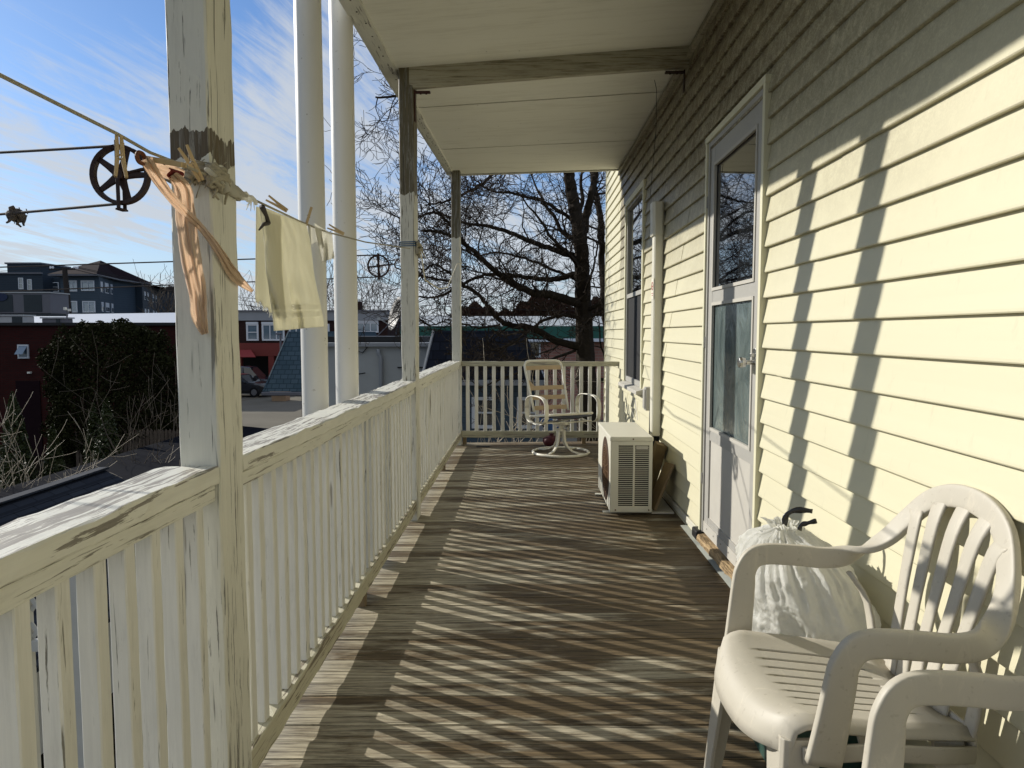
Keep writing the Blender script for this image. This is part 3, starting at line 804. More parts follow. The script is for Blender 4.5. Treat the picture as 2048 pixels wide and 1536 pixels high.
hk = [c2 + Vector((0, 0, 0)), c2 + Vector((.05, 0, .006)), c2 + Vector((.10, 0, .012)), c2 + Vector((.115, 0, .035)), c2 + Vector((.13, 0, .045))]
hk2 = [c2 + Vector((.10, 0, .012)), c2 + Vector((.11, 0, -.012)), c2 + Vector((.14, 0, -.022)), Vector((-.784, Y2, c2.z - .01))]
t2, _ = pulley(757, 532, Y2, .071, 4, 'small four spoked pulley wheel left of middle post', .12, hk)
MB().tube(hk2, .005, 8).build('screw_eye', M['iron'], t2)
far1 = onY(-900, 330, 2.2); far2 = onY(-900, 430, 2.2)
line_obj('pulley_rope', 'upper rope run leaving the large pulley toward the left', sagline(c1 + Vector((-.01, 0, .067)), onY(-700, 325, Y1 + .6), .01), .0032, M['ropedark'], 'rope', 'ropes on the pulleys')
line_obj('pulley_rope', 'lower rope run of large pulley ending in dark knot at left', sagline(c1 + Vector((-.01, 0, -.067)), onY(-700, 470, Y1 + .6), .01), .0032, M['ropedark'], 'rope', 'ropes on the pulleys')
kk = onY(30, 418, Y1 + .12)
knot('rope_knot', 'dark frayed knot on lower pulley rope at left edge', kk + Vector((0, 0, -.012)), .016, M['ropedark'], 5, .006, 12, 4)
line_obj('pulley_rope', 'upper dark line crossing the sky to the small pulley', sagline(c2 + Vector((-.005, 0, .069)), onY(-700, 557, Y2), .0), .0042, M['ropedark'], 'rope', 'ropes on the pulleys')
line_obj('pulley_rope', 'lower dark line crossing before houses to the small pulley', sagline(c2 + Vector((-.005, 0, -.069)), onY(-700, 610, Y2), .0), .0038, M['ropedark'], 'rope', 'ropes on the pulleys')

# pegs
def make_peg():
    t = thing('clothespin', 'x', 'clothespin', (0, 0, 0), 'wooden clothespins on the line')
    for s in (-1, 1):
        m = MB(); pts = []
        m.sweep([(0, s * .0036, -.036), (0, s * .0040, -.012), (0, s * .0046, .004), (0, s * .0088, .038)], [(.0100, .0062), (.0105, .0078), (.0105, .0078), (.0100, .0055)], (1, 0, 0), 8, 6)
        m.build('prong', M['peg'], t, local=True)
    sp = MB(); sp.tube([(.004 * math.cos(a * .9) * 0 + (-.006 + .012 * a / 25), .0042 * math.cos(a), .004 * math.sin(a) + .002) for a in [i * .6 for i in range(42)]], .0009, 5)
    sp.build('spring', M['steel'], t, local=True); return t
peg0 = make_peg(); peg_i = 0
def place_peg(p, tip, label, face=(0, -1, 0), roll=0):
    """p: clamp point; tip: direction of the handles"""
    global peg_i
    o = peg0 if peg_i == 0 else copy_tree(peg0); peg_i += 1
    z = -Vector(tip).normalized() * -1; f = Vector(face); x = f.cross(z).normalized(); y_ = z.cross(x)
    # local z -> tip; local x (width) toward the viewer
    mt = Matrix((( -y_).normalized() * -1, x, z)).transposed() if roll else Matrix((x, (z.cross(x)), z)).transposed()
    o.rotation_euler = mt.to_euler(); sc1 = 1.0 if p[1] < 1.7 else .82; o.scale = (sc1,) * 3; o.location = Vector(p) + z * .028 * sc1; o['label'] = label
pg = [((239, 281), (241, 350), XL, 'clothespin hanging upright over the pulley wheel with nothing in it', 1),
      ((372, 352), (394, 312), XR - .01, 'clothespin tilted up right on the peach stocking beside nearest post', 1),
      ((300, 318), (355, 328), XR - .02, 'clothespin lying flat along the line on peach stocking', 0),
      ((541, 418), (568, 401), XR, 'clothespin on the left top corner of cream towel', 1),
      ((613, 447), (621, 421), XR, 'clothespin on the right top corner of cream towel', 0),
      ((661, 466), (682, 456), XR, 'clothespin at the far end of white rag', 1)]
for (a, b_, X, lab, ro) in pg:
    pa = onX(a[0], a[1], X); pb = pa + (P(b_[0], b_[1], 1) - P(a[0], a[1], 1)); place_peg(pa, pb - pa, lab, ray(*a), ro)

# peach stockings : ribbons through pixel waypoints
def ribbon(wps, Xs, widths, name, label, mat, cat, fold=.35, n=60, amp=.006, solid=.0012):
    pts = [onX(u, v, X) if not callable(X) else X(u, v) for (u, v), X in zip(wps, Xs)]
    # catmull
    def cr(ps, t):
        k = len(ps) - 1; f = t * k; i = min(int(f), k - 1); f -= i
        p0, p1_, p2_, p3_ = ps[max(i - 1, 0)], ps[i], ps[i + 1], ps[min(i + 2, k)]
        if isinstance(p1_, (int, float)): return p1_ + (p2_ - p1_) * f
        return .5 * ((2 * p1_) + (-p0 + p2_) * f + (2 * p0 - 5 * p1_ + 4 * p2_ - p3_) * f * f + (-p0 + 3 * p1_ - 3 * p2_ + p3_) * f ** 3)
    m = MB(); view = Vector((0, 1, 0))
    def fn(i, j):
        c = cr(pts, i); d = (cr(pts, min(1, i + .02)) - cr(pts, max(0, i - .02))).normalized()
        wdt = cr(widths, i); sidev = d.cross((c - CO).normalized()).normalized()
        off_ = (j - .5)
        dep = amp * math.sin(j * 13 + i * 5) + amp * .7 * math.sin(j * 25 - i * 9) + amp * .5 * noise.noise(Vector((i * 9, j * 6, 1)))
        edge = 1 + .10 * noise.noise(Vector((i * 14, 3 + (j > .5) * 5, 0)))
        return c + sidev * off_ * wdt * edge + (c - CO).normalized() * dep
    m.grid(fn, n, 16)
    return m.build(name, mat, stk_t, smooth=True, solid=solid)
stk_t = thing('stocking', 'peach nylon stockings pegged at waistband and blowing before the nearest post', 'stockings', onX(345, 345, XR - .02))
ribbon([(345, 350), (366, 380), (372, 440), (383, 520), (396, 590), (398, 630), (410, 668)], [XR - .01] * 7, [.018, .034, .038, .040, .034, .032, .014], 'leg', 'peach nylon leg hanging straight down in front of nearest post', M['peach'], 'stocking')
ribbon([(292, 318), (318, 362), (356, 410), (403, 456), (440, 505), (470, 552), (505, 583)], [XR - .015, XR - .015, XR, XR + .012, XR + .02, XR + .02, XR + .02], [.022, .020, .017, .014, .018, .026, .006], 'leg', 'peach nylon leg blown diagonally to the right past the post', M['peach'], 'stocking', amp=.004)
ribbon([(290, 322), (318, 334), (345, 345), (368, 352)], [XR - .02] * 4, [.014, .034, .03, .02], 'waistband', 'bunched peach nylon waistband clipped on the line', M['peach'], 'stocking', amp=.008)
tag(MB().tube([onX(282, 316, XR - .022) + Vector((.0, .014 * math.cos(a), .010 * math.sin(a))) for a in [i * .35 for i in range(20)]], .004, 6).build('elastic_loop', simple('brown_elastic', (.16, .06, .03), .7), off=onX(285, 318, XR - .022)), 'brown elastic loop at the left end of peach stocking', 'loop')
tag(MB().grid(lambda i, j: onX(338 + 26 * i, 336 + 18 * j + 8 * i, XR - .012) + Vector((.004 * math.sin(j * 6), 0, 0)), 8, 6).build('red_patch_cloth', simple('dark_red_cloth', (.14, .015, .015), .8), off=onX(338, 336, XR - .012), solid=.002), 'scrap of dark red cloth behind clipped stocking', 'cloth')

# towel
def towel():
    tl, tr_, bl, br = (519, 411), (612, 449), (548, 662), (647, 653)
    m = MB()
    def fn(i, j):   # i across, j down
        ut = tl[0] + (tr_[0] - tl[0]) * i; vt = tl[1] + (tr_[1] - tl[1]) * i
        ub = bl[0] + (br[0] - bl[0]) * i; vb = bl[1] + (br[1] - bl[1]) * i
        u = ut + (ub - ut) * j + 1.5 * math.sin(j * 9); v = vt + (vb - vt) * j
        X = XR + .004 + .010 * math.sin(i * 9 + j * 1.5) * j + .007 * math.sin(i * 17 - 2 * j) * j + .022 * noise.noise(Vector((i * 3, j * 2, 4))) * j + .006 * noise.noise(Vector((i * 11, j * 5, 1)))
        for bj in (.80, .82, .865, .885):
            if abs(j - bj) < .006: X += .0028
        return onX(u, v, X)
    m.grid(fn, 40, 90)
    t = thing('towel', 'worn cream hand towel folded over the clothesline', 'towel', onX(565, 430, XR))
    m.build('front_fold', M['towel'], t, smooth=True, solid=.003)
    m2 = MB(); tl2, bl2 = (514, 412), (511, 598)
    def fn2(i, j):
        ut = 513 + 32 * i; vt = 413 + 12 * i; ub = 511 + 42 * i; vb = 598 + 34 * i + 3 * math.sin(i * 20)
        u = ut + (ub - ut) * j; v = vt + (vb - vt) * j
        X = XR - .022 - .014 * j + .006 * math.sin(i * 7 + j) * j
        return onX(u, v, X)
    m2.grid(fn2, 20, 60)
    m2.build('back_fold', M['towel'], t, smooth=True, solid=.003)
    fg = MB()
    for k in range(46):
        i = random.random(); p = fn2(i, 1.0); q = p + Vector((random.gauss(0, .003), random.gauss(0, .006), -random.uniform(.004, .016) * (2.2 if i > .6 and random.random() < .3 else 1)))
        fg.tube([p, p.lerp(q, .5) + Vector((0, random.gauss(0, .003), 0)), q], .0006, 3)
    fg.build('fringe', M['rag'], t)
    dk = MB(); dk.tube([onX(524, 413, XR + .012), onX(533, 432, XR + .014), onX(537, 446, XR + .012)], [.008, .005, .006], 8)
    dk.tube([onX(537, 446, XR + .012), onX(527, 449, XR + .012), onX(518, 460, XR + .012)], [.006, .005, .002], 6)
    tag(dk.build('dark_cord_knot', M['ropedark'], off=onX(524, 413, XR + .012), smooth=True), 'dark knotted cord end hanging over towel corner', 'knot')
towel()
# white rag
def wrag():
    t = thing('rag', 'small frayed white rag pegged beyond the towel', 'rag', onX(640, 460, XR))
    m = MB()
    def fa(i, j):
        u = 614 + 26 * i + 2 * j + 6 * i * j; v = 448 + 8 * i + 36 * j + 4 * math.sin(i * 9) * j
        return onX(u, v, XR - .01 + .012 * math.sin(i * 8))
    def fb(i, j):
        u = 628 + 36 * i + (8 - 14 * i * 0) * j + 12 * j * (1 - i) - 4 * j; v = 446 + 22 * i + (78 - 30 * i) * j
        return onX(u, v, XR + .004 + .010 * math.sin(i * 9 + j * 4) * (.3 + j))
    m.grid(fa, 14, 14); m.grid(fb, 18, 26); m.build('cloth', M['rag'], t, smooth=True, solid=.002)
    fg = MB()
    for k in range(40):
        p = fb(random.random(), 1.0) if k % 2 else fa(random.random(), 1.0)
        fg.tube([p, p + Vector((random.gauss(0, .002), random.gauss(0, .004), -random.uniform(.003, .010)))], .0006, 3)
    fg.build('fringe', M['rag'], t)
wrag()

# ------------------------------------------------------------------ conduit on wall
YC0, YC1 = 5.05, 5.22
t = thing('conduit_cover', 'white vertical pipe cover on the siding right of window', 'conduit', (XW - .05, (YC0 + YC1) / 2, .3))
zt = onX(1312, 405, .93).z; zc_ = onX(1312, 468, .93).z; zb = .33
MB().beam((XW - .050, (YC0 + YC1) / 2, zb + .12), (XW - .050, (YC0 + YC1) / 2, zc_), .065, .10, up=(0, 1, 0), ch=.008).build('channel', M['acwhite'], t)
MB().beam((XW - .054, (YC0 + YC1) / 2, zc_ - .01), (XW - .058, (YC0 + YC1) / 2, zt), .085, .13, up=(0, 1, 0), ch=.018).build('top_cap', M['acwhite'], t)
MB().tube([(XW - .05, 5.13, zb + .13), (XW - .05, 5.12, zb + .0), (XW - .09, 5.05, zb - .10), (XW - .16, 4.98, zb - .16)], .030, 12).build('hose', M['rubber'], t, smooth=True)
MB().tube([(XW - .07, 5.17, 0.8), (XW - .075, 5.18, .6), (XW - .08, 5.16, .35)], .011, 8).build('cable', M['rubber'], t, smooth=True)
stk = MB(); sc_c = onX(1299, 580, XW - .083)
ring = [sc_c + Vector((0, .032 * math.cos(a), .032 * math.sin(a))) for a in [i * math.pi / 10 for i in range(21)]]
MB().box((XW - .0842, YC0 + .04, sc_c.z - .075), (XW - .0832, YC0 + .125, sc_c.z + .075)).build('sticker', M['whiteenamel'], t)
stk.tube([Vector((XW - .0845, YC0 + .082 + .028 * math.cos(a), sc_c.z + .02 + .028 * math.sin(a))) for a in [i * math.pi / 10 for i in range(21)]], .003, 4)
stk.box((XW - .0855, YC0 + .055, sc_c.z + .015), (XW - .0845, YC0 + .11, sc_c.z + .022)); stk.box((XW - .0855, YC0 + .055, sc_c.z - .035), (XW - .0845, YC0 + .11, sc_c.z - .030)); stk.box((XW - .0855, YC0 + .055, sc_c.z - .05), (XW - .0845, YC0 + .10, sc_c.z - .045))
stk.build('sticker_print', simple('faded_red_print', (.45, .12, .10), .6), t)
t = thing('outlet_box', 'small grey electrical box under the window beside pipe cover', 'electrical box', (XW - .04, 5.45, .6))
MB().box((XW - .075, 5.40, .60), (XW - .012, 5.50, .78)).build('box', M['alu'], t, bevel=.006)
MB().box((XW - .085, 5.41, .615), (XW - .0755, 5.49, .765)).build('cover', M['alu'], t, bevel=.003)
t = thing('small_wire', 'thin wire curled on siding below the window', 'wire', (XW - .02, 6.0, .6))
MB().tube([onX(1268, 790, .975), onX(1262, 815, .975), onX(1268, 835, .97), onX(1272, 820, .975), onX(1270, 800, .975), onX(1275, 840, .97)], .003, 4).build('strand', M['alu'], t)

# ------------------------------------------------------------------ outdoor AC unit
AX0, AX1 = .545, .815; AY0, AY1 = 4.475, 5.22; AZ0, AZ1 = .045, .535
ac = thing('air_conditioner', 'ivory outdoor air conditioning unit standing on the deck by wall', 'air conditioner', ((AX0 + AX1) / 2, (AY0 + AY1) / 2, .02))
m = MB(); e = .028
m.box((AX0, AY0 + .012, AZ0), (AX0 + .012, AY1, AZ1 - .03))                 # front (left) skin, closed; dark disc and grille go over it
m.box((AX1 - .012, AY0 + .012, AZ0), (AX1, AY1, AZ1 - .03)); m.box((AX0 + .012, AY1 - .012, AZ0), (AX1 - .012, AY1, AZ1 - .03)); m.box((AX0 + .012, AY0 + .04, AZ0), (AX1 - .012, AY1 - .012, AZ0 + .012))
# near side panel as frame + mullion
m.box((AX0, AY0, AZ0 - .002), (AX0 + .052, AY0 + .012, AZ1 - .03)); m.box((AX1 - .022, AY0, AZ0 - .002), (AX1, AY0 + .012, AZ1 - .03))
m.box((AX0 + .052, AY0, AZ0 - .002), (AX1 - .022, AY0 + .012, AZ0 + .036)); m.box((AX0 + .052, AY0, AZ1 - .055), (AX1 - .022, AY0 + .012, AZ1 - .03)); m.box((AX0 + .146, AY0 + .0005, AZ0 + .036), (AX0 + .158, AY0 + .0115, AZ1 - .055))
m.build('casing', M['acwhite'], ac, bevel=.002)
lv = MB(); z0, z1 = AZ0 + .036, AZ1 - .055; nl = 32; dz = (z1 - z0) / nl
for k in range(nl + 1):
    z = z0 + k * dz
    lv.box((AX0 + .052, AY0 + .002, z - dz * .16), (AX0 + .146, AY0 + .005, z + dz * .16)); lv.box((AX0 + .158, AY0 + .002, z - dz * .16), (AX1 - .022, AY0 + .005, z + dz * .16))
lv.build('louvers', M['acwhite'], ac)
MB().box((AX0 + .03, AY0 + .030, AZ0 + .02), (AX1 - .015, AY0 + .034, AZ1 - .04)).build('dark_core', M['acdark'], ac)
MB().box((AX0 - .004, AY0 - .004, AZ1 - .03), (AX1 + .004, AY1 + .004, AZ1)).build('lid', M['acwhite'], ac, bevel=.006)
MB().box((AX0 + .165, AY0 - .003, AZ1 - .083), (AX1 - .03, AY0 + .004, AZ1 - .06)).build('grip_plate', M['alulight'], ac, bevel=.002)
for (x, z) in ((AX0 + .035, AZ0 + .012), (AX1 - .02, AZ0 + .012), ((AX0 + AX1) / 2 + .01, AZ1 - .015)): MB().lathe([(.005, 0), (.005, -.003), (.001, -.004)], (x, AY0 - .004 if z > .4 else AY0, z), 'y', 8).build('screw', M['rust'], ac)
cy, cz = (AY0 + AY1) / 2 - .10, (AZ0 + AZ1) / 2 - .01
gr = MB()
for rr in [.03 + .0165 * k for k in range(12)]:
    gr.tube([(AX0 - .012 + .02 * (rr / .22) ** 2, cy + rr * math.cos(a), cz + rr * math.sin(a)) for a in [i * math.pi / 16 for i in range(33)]], .0022, 4)
for k in range(18):
    a = k * math.pi / 9; gr.tube([(AX0 - .012 + .02 * (q / .22) ** 2, cy + q * math.cos(a), cz + q * math.sin(a)) for q in (.02, .1, .16, .222)], .002, 4)
gr.build('fan_grille', M['rust'], ac)
MB().lathe([(.215, -.001), (.215, -.0015), (.001, -.002)], (AX0 - .0005, cy, cz), 'x', 32).build('fan_shadow_disc', simple('fan_shadow', (.05, .025, .012), .8, .3, 50), ac)  # flat disc, its dark colour stands for shade behind the grille
ft = MB()
for y in (AY0 + .10, AY1 - .14): ft = MB(); ft.box((AX0 - .035, y - .02, zdk(.6) + .001), (AX1 + .02, y + .02, zdk(.6) + .007)); ft.box((AX0 + .01, y - .02, zdk(.6) + .007), (AX1 - .01, y + .02, AZ0)); ft.build('foot', M['acwhite'], ac)

# boards leaning behind the AC
def plank(name, label, a, b_, w, th_, up, mat):
    return tag(MB().beam(a, b_, w, th_, up=up, seg=8, ch=.003, jit=.0015).build(name, mat, off=Vector(a)), label, 'plank', 'planks leaning between unit and wall')
plank('wood_plank', 'thick dark plank leaning on the wall behind air conditioner', (.855, 4.95, .03), (.955, 4.92, .42), .11, .07, (0, -.3, .0) if False else (1, 0, -.2), M['boardwood'])
pb_ = simple('brown_flat_board', (.20, .145, .085), .75, .25, 9)
tag(MB().beam((.838, 4.62, zdk(1) + .01), (.965, 4.66, .33), .22, .018, up=(1, .0, -.3), seg=4, ch=.002).build('wood_board', pb_, off=(.838, 4.62, 0)), 'flat brown board leaning on the wall in front of dark plank', 'board')
tag(MB().box((.82, 4.50, zdk(1) + .003), (.965, 4.95, zdk(1) + .016)).build('metal_strip', M['alulight'], off=(.9, 4.7, zdk(1)), bevel=.002), 'thin metal strip lying on deck under the leaning board', 'strip')

# ------------------------------------------------------------------ swivel chair
def swivel():
    cx, cy = .345, 6.86; z0 = zdk(cx)
    t = thing('swivel_chair', 'white metal swivel patio chair with tan straps and no seat cushion', 'chair', (cx, cy, z0), rz=0)
    L = lambda x, y, z: (x, y, z)
    W = M['whiteenamel']
    rg = MB(); k = 48; r = .275
    rg.tube([(r * math.cos(a), r * math.sin(a), .014) for a in [2 * math.pi * i / k for i in range(k + 1)]], .0135, 10); rg.build('base_ring', W, t, local=True, smooth=True)
    for q in range(4):
        a = q * math.pi / 2 + .95; c, s = math.cos(a), math.sin(a)
        m = MB(); pr = [(.27, .018), (.20, .020), (.13, .035), (.08, .07), (.052, .12), (.042, .19), (.040, .235)]
        m.sweep([(c * rr, s * rr, z) for rr, z in pr], (.030, .014), (-s, c, 0), 8, 4); m.build('leg', W, t, local=True, smooth=True)
    hb = MB(); hb.lathe([(.045, .225), (.045, .245), (.02, .25), (.02, .29), (.09, .292), (.09, .302)], (0, 0, 0), 'z', 20); hb.build('hub', W, t, local=True)
    sp = MB(); sp.tube([(.055 + .026 * math.cos(a), -.03 + .026 * math.sin(a), .235 + .0022 * a) for a in [i * .4 for i in range(70)]], .004, 6); sp.build('spring', M['steel'], t, local=True)
    ang = R(26); ca, sa = math.cos(ang), math.sin(ang)
    # chair upper part local: front toward -y, rotated a bit
    def T(x, y, z):
        return (x * ca - y * sa, x * sa + y * ca, z)
    sf = MB(); hw = .255
    loop = []
    for i in range(41):
        a = 2 * math.pi * i / 40; c, s = math.cos(a), math.sin(a); f = lambda q, e_: math.copysign(abs(q) ** e_, q)
        loop.append(T(hw * f(c, .35), .235 * f(s, .35), .385 + (-.03 * (f(s, .35)) if True else 0)))
    sf.tube(loop, .012, 8); sf.build('seat_frame', W, t, local=True, smooth=True)
    dk = MB().grid(lambda i, j: T((i - .5) * .47, (j - .5) * .42, .372 + .03 * (.5 - j) - .02 * math.sin(i * 3.14)), 10, 8)
    dk.build('seat_sling', simple('black_sling', (.008, .008, .009), .6), t, local=True, solid=.008)
    bars = MB(); bars.sweep([T(-hw, -.15, .33), T(0, -.15, .325), T(hw, -.15, .33)], (.022, .014), (0, 1, 0), 8); bars.sweep([T(-hw, .12, .30), T(0, .12, .30), T(hw, .12, .33)], (.022, .014), (0, 1, 0), 8); bars.sweep([T(-.03, -.17, .315), T(-.03, .15, .305)], (.03, .014), (1, 0, 0), 8)
    bars.build('under_bar', W, t, local=True)
    # back frame
    bf = MB(); pts = []
    def BP(x, h_): # h_ along back 0..1
        return T(x, .20 + .20 * h_, .40 + .50 * h_)
    for (x, h_) in ((-.195, .0), (-.198, .2), (-.205, .5), (-.215, .8), (-.212, .92), (-.19, .985), (-.15, 1.0), (0, 1.003), (.15, 1.0), (.19, .985), (.212, .92), (.215, .8), (.205, .5), (.198, .2), (.195, .0)): pts.append(BP(x, h_))
    bf.tube(pts, .0125, 10); bf.build('back_frame', W, t, local=True, smooth=True)
    for h_ in (.86, .46, .27, .07):
        m = MB(); hw_ = .20 + .013 * h_
        m.sweep([BP(-hw_, h_), BP(0, h_ + .004), BP(hw_, h_)], (.046, .004), tuple(Vector(T(0, .2, .5)).normalized()), 8, 6); m.build('strap', M['strap'], t, local=True)
    m = MB(); m.sweep([BP(-.206, .60), BP(-.16, .48)], (.04, .003), (0, 0, 1), 8); m.build('strap', M['strap'], t, local=True)
    for s in (-1, 1):
        m = MB(); al = []; n = 36
        for i in range(n + 1):
            a = 2 * math.pi * i / n; c, q = math.cos(a), math.sin(a); f = lambda v, e_: math.copysign(abs(v) ** e_, v)
            al.append(T(s * (.275 + .012), -.03 + .215 * f(c, .7), .445 + .135 * f(q, .62)))
        m.sweep(al, (.042, .009), T(1, 0, 0), 8, 5); m.build('armrest', W, t, local=True, smooth=True)
    return t
swivel()
tag(MB().lathe([(.02, 0), (.07, .01), (.095, .05), (.09, .085), (.05, .105), (.02, .12), (.03, .135), (.01, .14)], (.27, 7.30, zdk(.27)), 'z', 20).build('maroon_bundle', M['maroon'], off=(.27, 7.30, zdk(.27)), smooth=True), 'maroon net bundle on the deck behind swivel chair base', 'bundle')
tag(MB().box((-.52, 7.28, zdk(-.5) + .001), (-.38, 7.33, zdk(-.5) + .006)).build('wood_shim', M['rubber'], off=(-.45, 7.3, 0)), 'flat black strip lying on deck near the far corner', 'strip')

# ------------------------------------------------------------------ monobloc chair
def crs(ps, n):
    ps = [Vector(p) for p in ps]; k = len(ps) - 1; out = []
    for q in range(n + 1):
        f = q / n * k; i = min(int(f), k - 1); f -= i
        p0, p1_, p2_, p3_ = ps[max(i - 1, 0)], ps[i], ps[i + 1], ps[min(i + 2, k)]
        out.append(.5 * ((2 * p1_) + (-p0 + p2_) * f + (2 * p0 - 5 * p1_ + 4 * p2_ - p3_) * f * f + (-p0 + 3 * p1_ - 3 * p2_ + p3_) * f ** 3))
    return out
def make_mono(label):
    """front toward +x, seat centre at origin"""
    t = thing('plastic_chair', label, 'chair', (0, 0, 0), 'moulded resin armchairs by the wall')
    pm = M['plastic']
    # seat
    xs = sorted(set([-.20, -.15, -.12, -.115, -.06, 0, .05, .10, .105, .13, .16, .185, .205, .235, .262, .278, .284]))
    ys = set([-.235, -.225, -.21, -.19, .19, .21, .225, .235]); sl = [(-.135 + .0385 * k) for k in range(8)]
    for y in sl: ys |= {y - .007, y - .004, y + .004, y + .007}
    for k in range(-8, 9): ys.add(round(k * .0215, 4))
    ys = sorted(ys); m = MB()
    def sz(x, y):
        z = .425 + .02 * ((x + .02) / .2) - .028 * (1 - (abs(y) / .22) ** 2)
        if x > .19: z -= 4.0 * (x - .19) ** 2 + (0 if x < .268 else (x - .268) * 3.0)
        if abs(y) > .21: z -= (abs(y) - .21) * .9
        return z
    def hwid(x): return 1.0 - (.10 * max(0, (.0 - x) / .2)) - .03 * max(0, (x - .18) / .06)
    n = 0; idx = {}
    for i, x in enumerate(xs):
        for j, y in enumerate(ys):
            idx[i, j] = len(m.v); xx = x - .10 * max(0, x - .1) * (abs(y) / .23) ** 3 * 3
            m.v.append(Vector((xx, y * hwid(x), sz(x, y))))
    for i in range(len(xs) - 1):
        for j in range(len(ys) - 1):
            ym = (ys[j] + ys[j + 1]) / 2; xm = (xs[i] + xs[i + 1]) / 2
            if -.118 < xm < .155 and any(abs(ym - s_) < .004 for s_ in sl): continue
            m.f.append((idx[i, j], idx[i + 1, j], idx[i + 1, j + 1], idx[i, j + 1]))
    m.build('seat', pm, t, local=True, smooth=True, solid=.006)
    ap = MB()                                             # front apron + side aprons
    for s in (-1, 1):
        ap = MB(); ap.sweep([(.20, s * .232, .375), (.05, s * .238, .385), (-.10, s * .232, .372), (-.20, s * .212, .36)], [(.035, .008)] * 4, (0, 0, 1), 8, 6)
        ap.build('apron', pm, t, local=True, smooth=True)
    # rim : arm, arch, arm
    half = [(.168, .258, .375), (.156, .268, .46), (.146, .275, .54), (.140, .278, .575), (.118, .281, .606), (.075, .283, .617), (-.02, .285, .612), (-.09, .283, .606), (-.15, .277, .612), (-.20, .254, .636), (-.245, .220, .676), (-.275, .186, .726), (-.30, .138, .780), (-.312, .072, .811), (-.315, 0, .820)]
    full = half + [(x, -y, z) for x, y, z in reversed(half[:-1])]
    rp = crs(full, 120); secs = []; sides = []
    for q, p in enumerate(rp):
        tt = q / 120; a = min(tt, 1 - tt) * 2
        if a < .22: w_, h_ = .078 - .08 * a, .022          # upright
        elif a < .34: w_, h_ = .060 - .06 * (a - .22), .022
        else: w_, h_ = .053, .024
        if a > .6: w_, h_ = .054, .022
        secs.append((w_, h_))
        s = 1 if p.y > 0 else -1
        up1 = Vector((1, 0, .1)); up2 = Vector((.25, 0, 1))                 # width direction
        if a < .10: sd_ = Vector((1, 0, 0))
        elif a < .30: f = (a - .10) / .20; sd_ = Vector((1, 0, 0)).lerp(Vector((0, s * .15, -1)) , min(1, f * 1.6)) if False else Vector((1 - f, 0, -f if True else f))
        else:
            f = min(1, (a - .30) / .4); sd_ = Vector((0, 0, -1)).lerp(Vector((-.25, -s * (.9 if abs(p.y) > .02 else .1), -.6)), f * .6)
        sides.append(sd_)
    # widths across the face: use a consistent frame derived from the plane normal
    sides = []
    for q, p in enumerate(rp):
        d = (rp[min(q + 1, 120)] - rp[max(q - 1, 0)]).normalized()
        tt = q / 120; a = min(tt, 1 - tt) * 2; s = 1 if p.y > 0 else -1
        nrm = Vector((0, s, 0))                                  # outer face normal for arms
        if a > .5:
            f = min(1, (a - .5) / .25); nrm = Vector((0, s, 0)).lerp(Vector((1, 0, .25)) * 1 if True else Vector(), f) if p.y > 0 else Vector((0, -1, 0)).lerp(Vector((-1, 0, -.25)) * -1, f)
            if nrm.length < .05: nrm = Vector((1, 0, .25))
        nrm = nrm - d * nrm.dot(d); nrm.normalize(); sd_ = d.cross(nrm)
        sides.append(sd_)
    m = MB(); m.sweep(rp, secs, sides, 20, 5.5); m.build('arm_rim', pm, t, local=True, smooth=True)
    # back slats
    for k, yb in enumerate((-.125, -.065, 0, .065, .125)):
        yt = yb * 1.30; z_t = .812 - abs(yt) ** 2 * 1.9; x_t = -.312 + abs(yt) * .10
        m = MB(); pts = crs([(-.195, yb * .8, .385), (-.208, yb * .85, .47), (-.238, yb, .60), (-.275, yb * 1.15, .74), (x_t, yt, z_t)], 16)
        wd = [.036 + .014 * abs(q / 16 - .45) * 2 for q in range(17)]
        m.sweep(pts, [(wd[q], .009) for q in range(17)], (0, 1, 0), 8, 4); m.build('back_slat', pm, t, local=True, smooth=True)
    m = MB(); m.sweep(crs([(-.150, .245, .58), (-.19, .222, .52), (-.20, .20, .43), (-.195, .19, .38)], 8), (.036, .010), (0, 1, 0), 8, 4); m.sweep(crs([(-.150, -.245, .58), (-.19, -.222, .52), (-.20, -.20, .43), (-.195, -.19, .38)], 8), (.036, .010), (0, 1, 0), 8, 4)
    m.sweep(crs([(-.200, -.21, .385), (-.212, 0, .375), (-.200, .21, .385)], 8), (.05, .010), (0, 0, 1), 8, 4)
    m.build('back_side', pm, t, local=True, smooth=True)
    for sx_, sy in ((1, 1), (1, -1), (-1, 1), (-1, -1)):
        m = MB()
        if sx_ > 0: top = Vector((.240, sy * .222, .400)); bot = Vector((.268, sy * .262, .0))
        else: top = Vector((-.185, sy * .205, .385)); bot = Vector((-.285, sy * .245, .0))
        ring = []
        for q in range(9):
            f = q / 8; p = top.lerp(bot, f); w_ = .098 - .048 * f ** .6
            if q == 0: w_ = .075
            dx_ = sx_; th_ = .012; c1_, c2_ = -dx_ * w_, -sy * w_; rr = .014
            # L-section leg: outer corner at p
            ring.append([p + Vector((0 - dx_ * rr, 0, 0)), p + Vector((c1_, 0, 0)), p + Vector((c1_, -sy * th_, 0)), p + Vector((-dx_ * th_ * 1.6, -sy * th_, 0)), p + Vector((-dx_ * th_, -sy * th_ * 1.6, 0)), p + Vector((-dx_ * th_, c2_, 0)), p + Vector((0, c2_, 0)), p + Vector((0, -sy * rr, 0)), p + Vector((-dx_ * rr * .3, -sy * rr * .3, 0))])
        m.loops(ring); m.build('leg', pm, t, local=True, smooth=False, bevel=.002)
    return t
CH1 = (.695, 1.515); ch = make_mono('plastic chair beside trash bag, its empty seat fully in view')
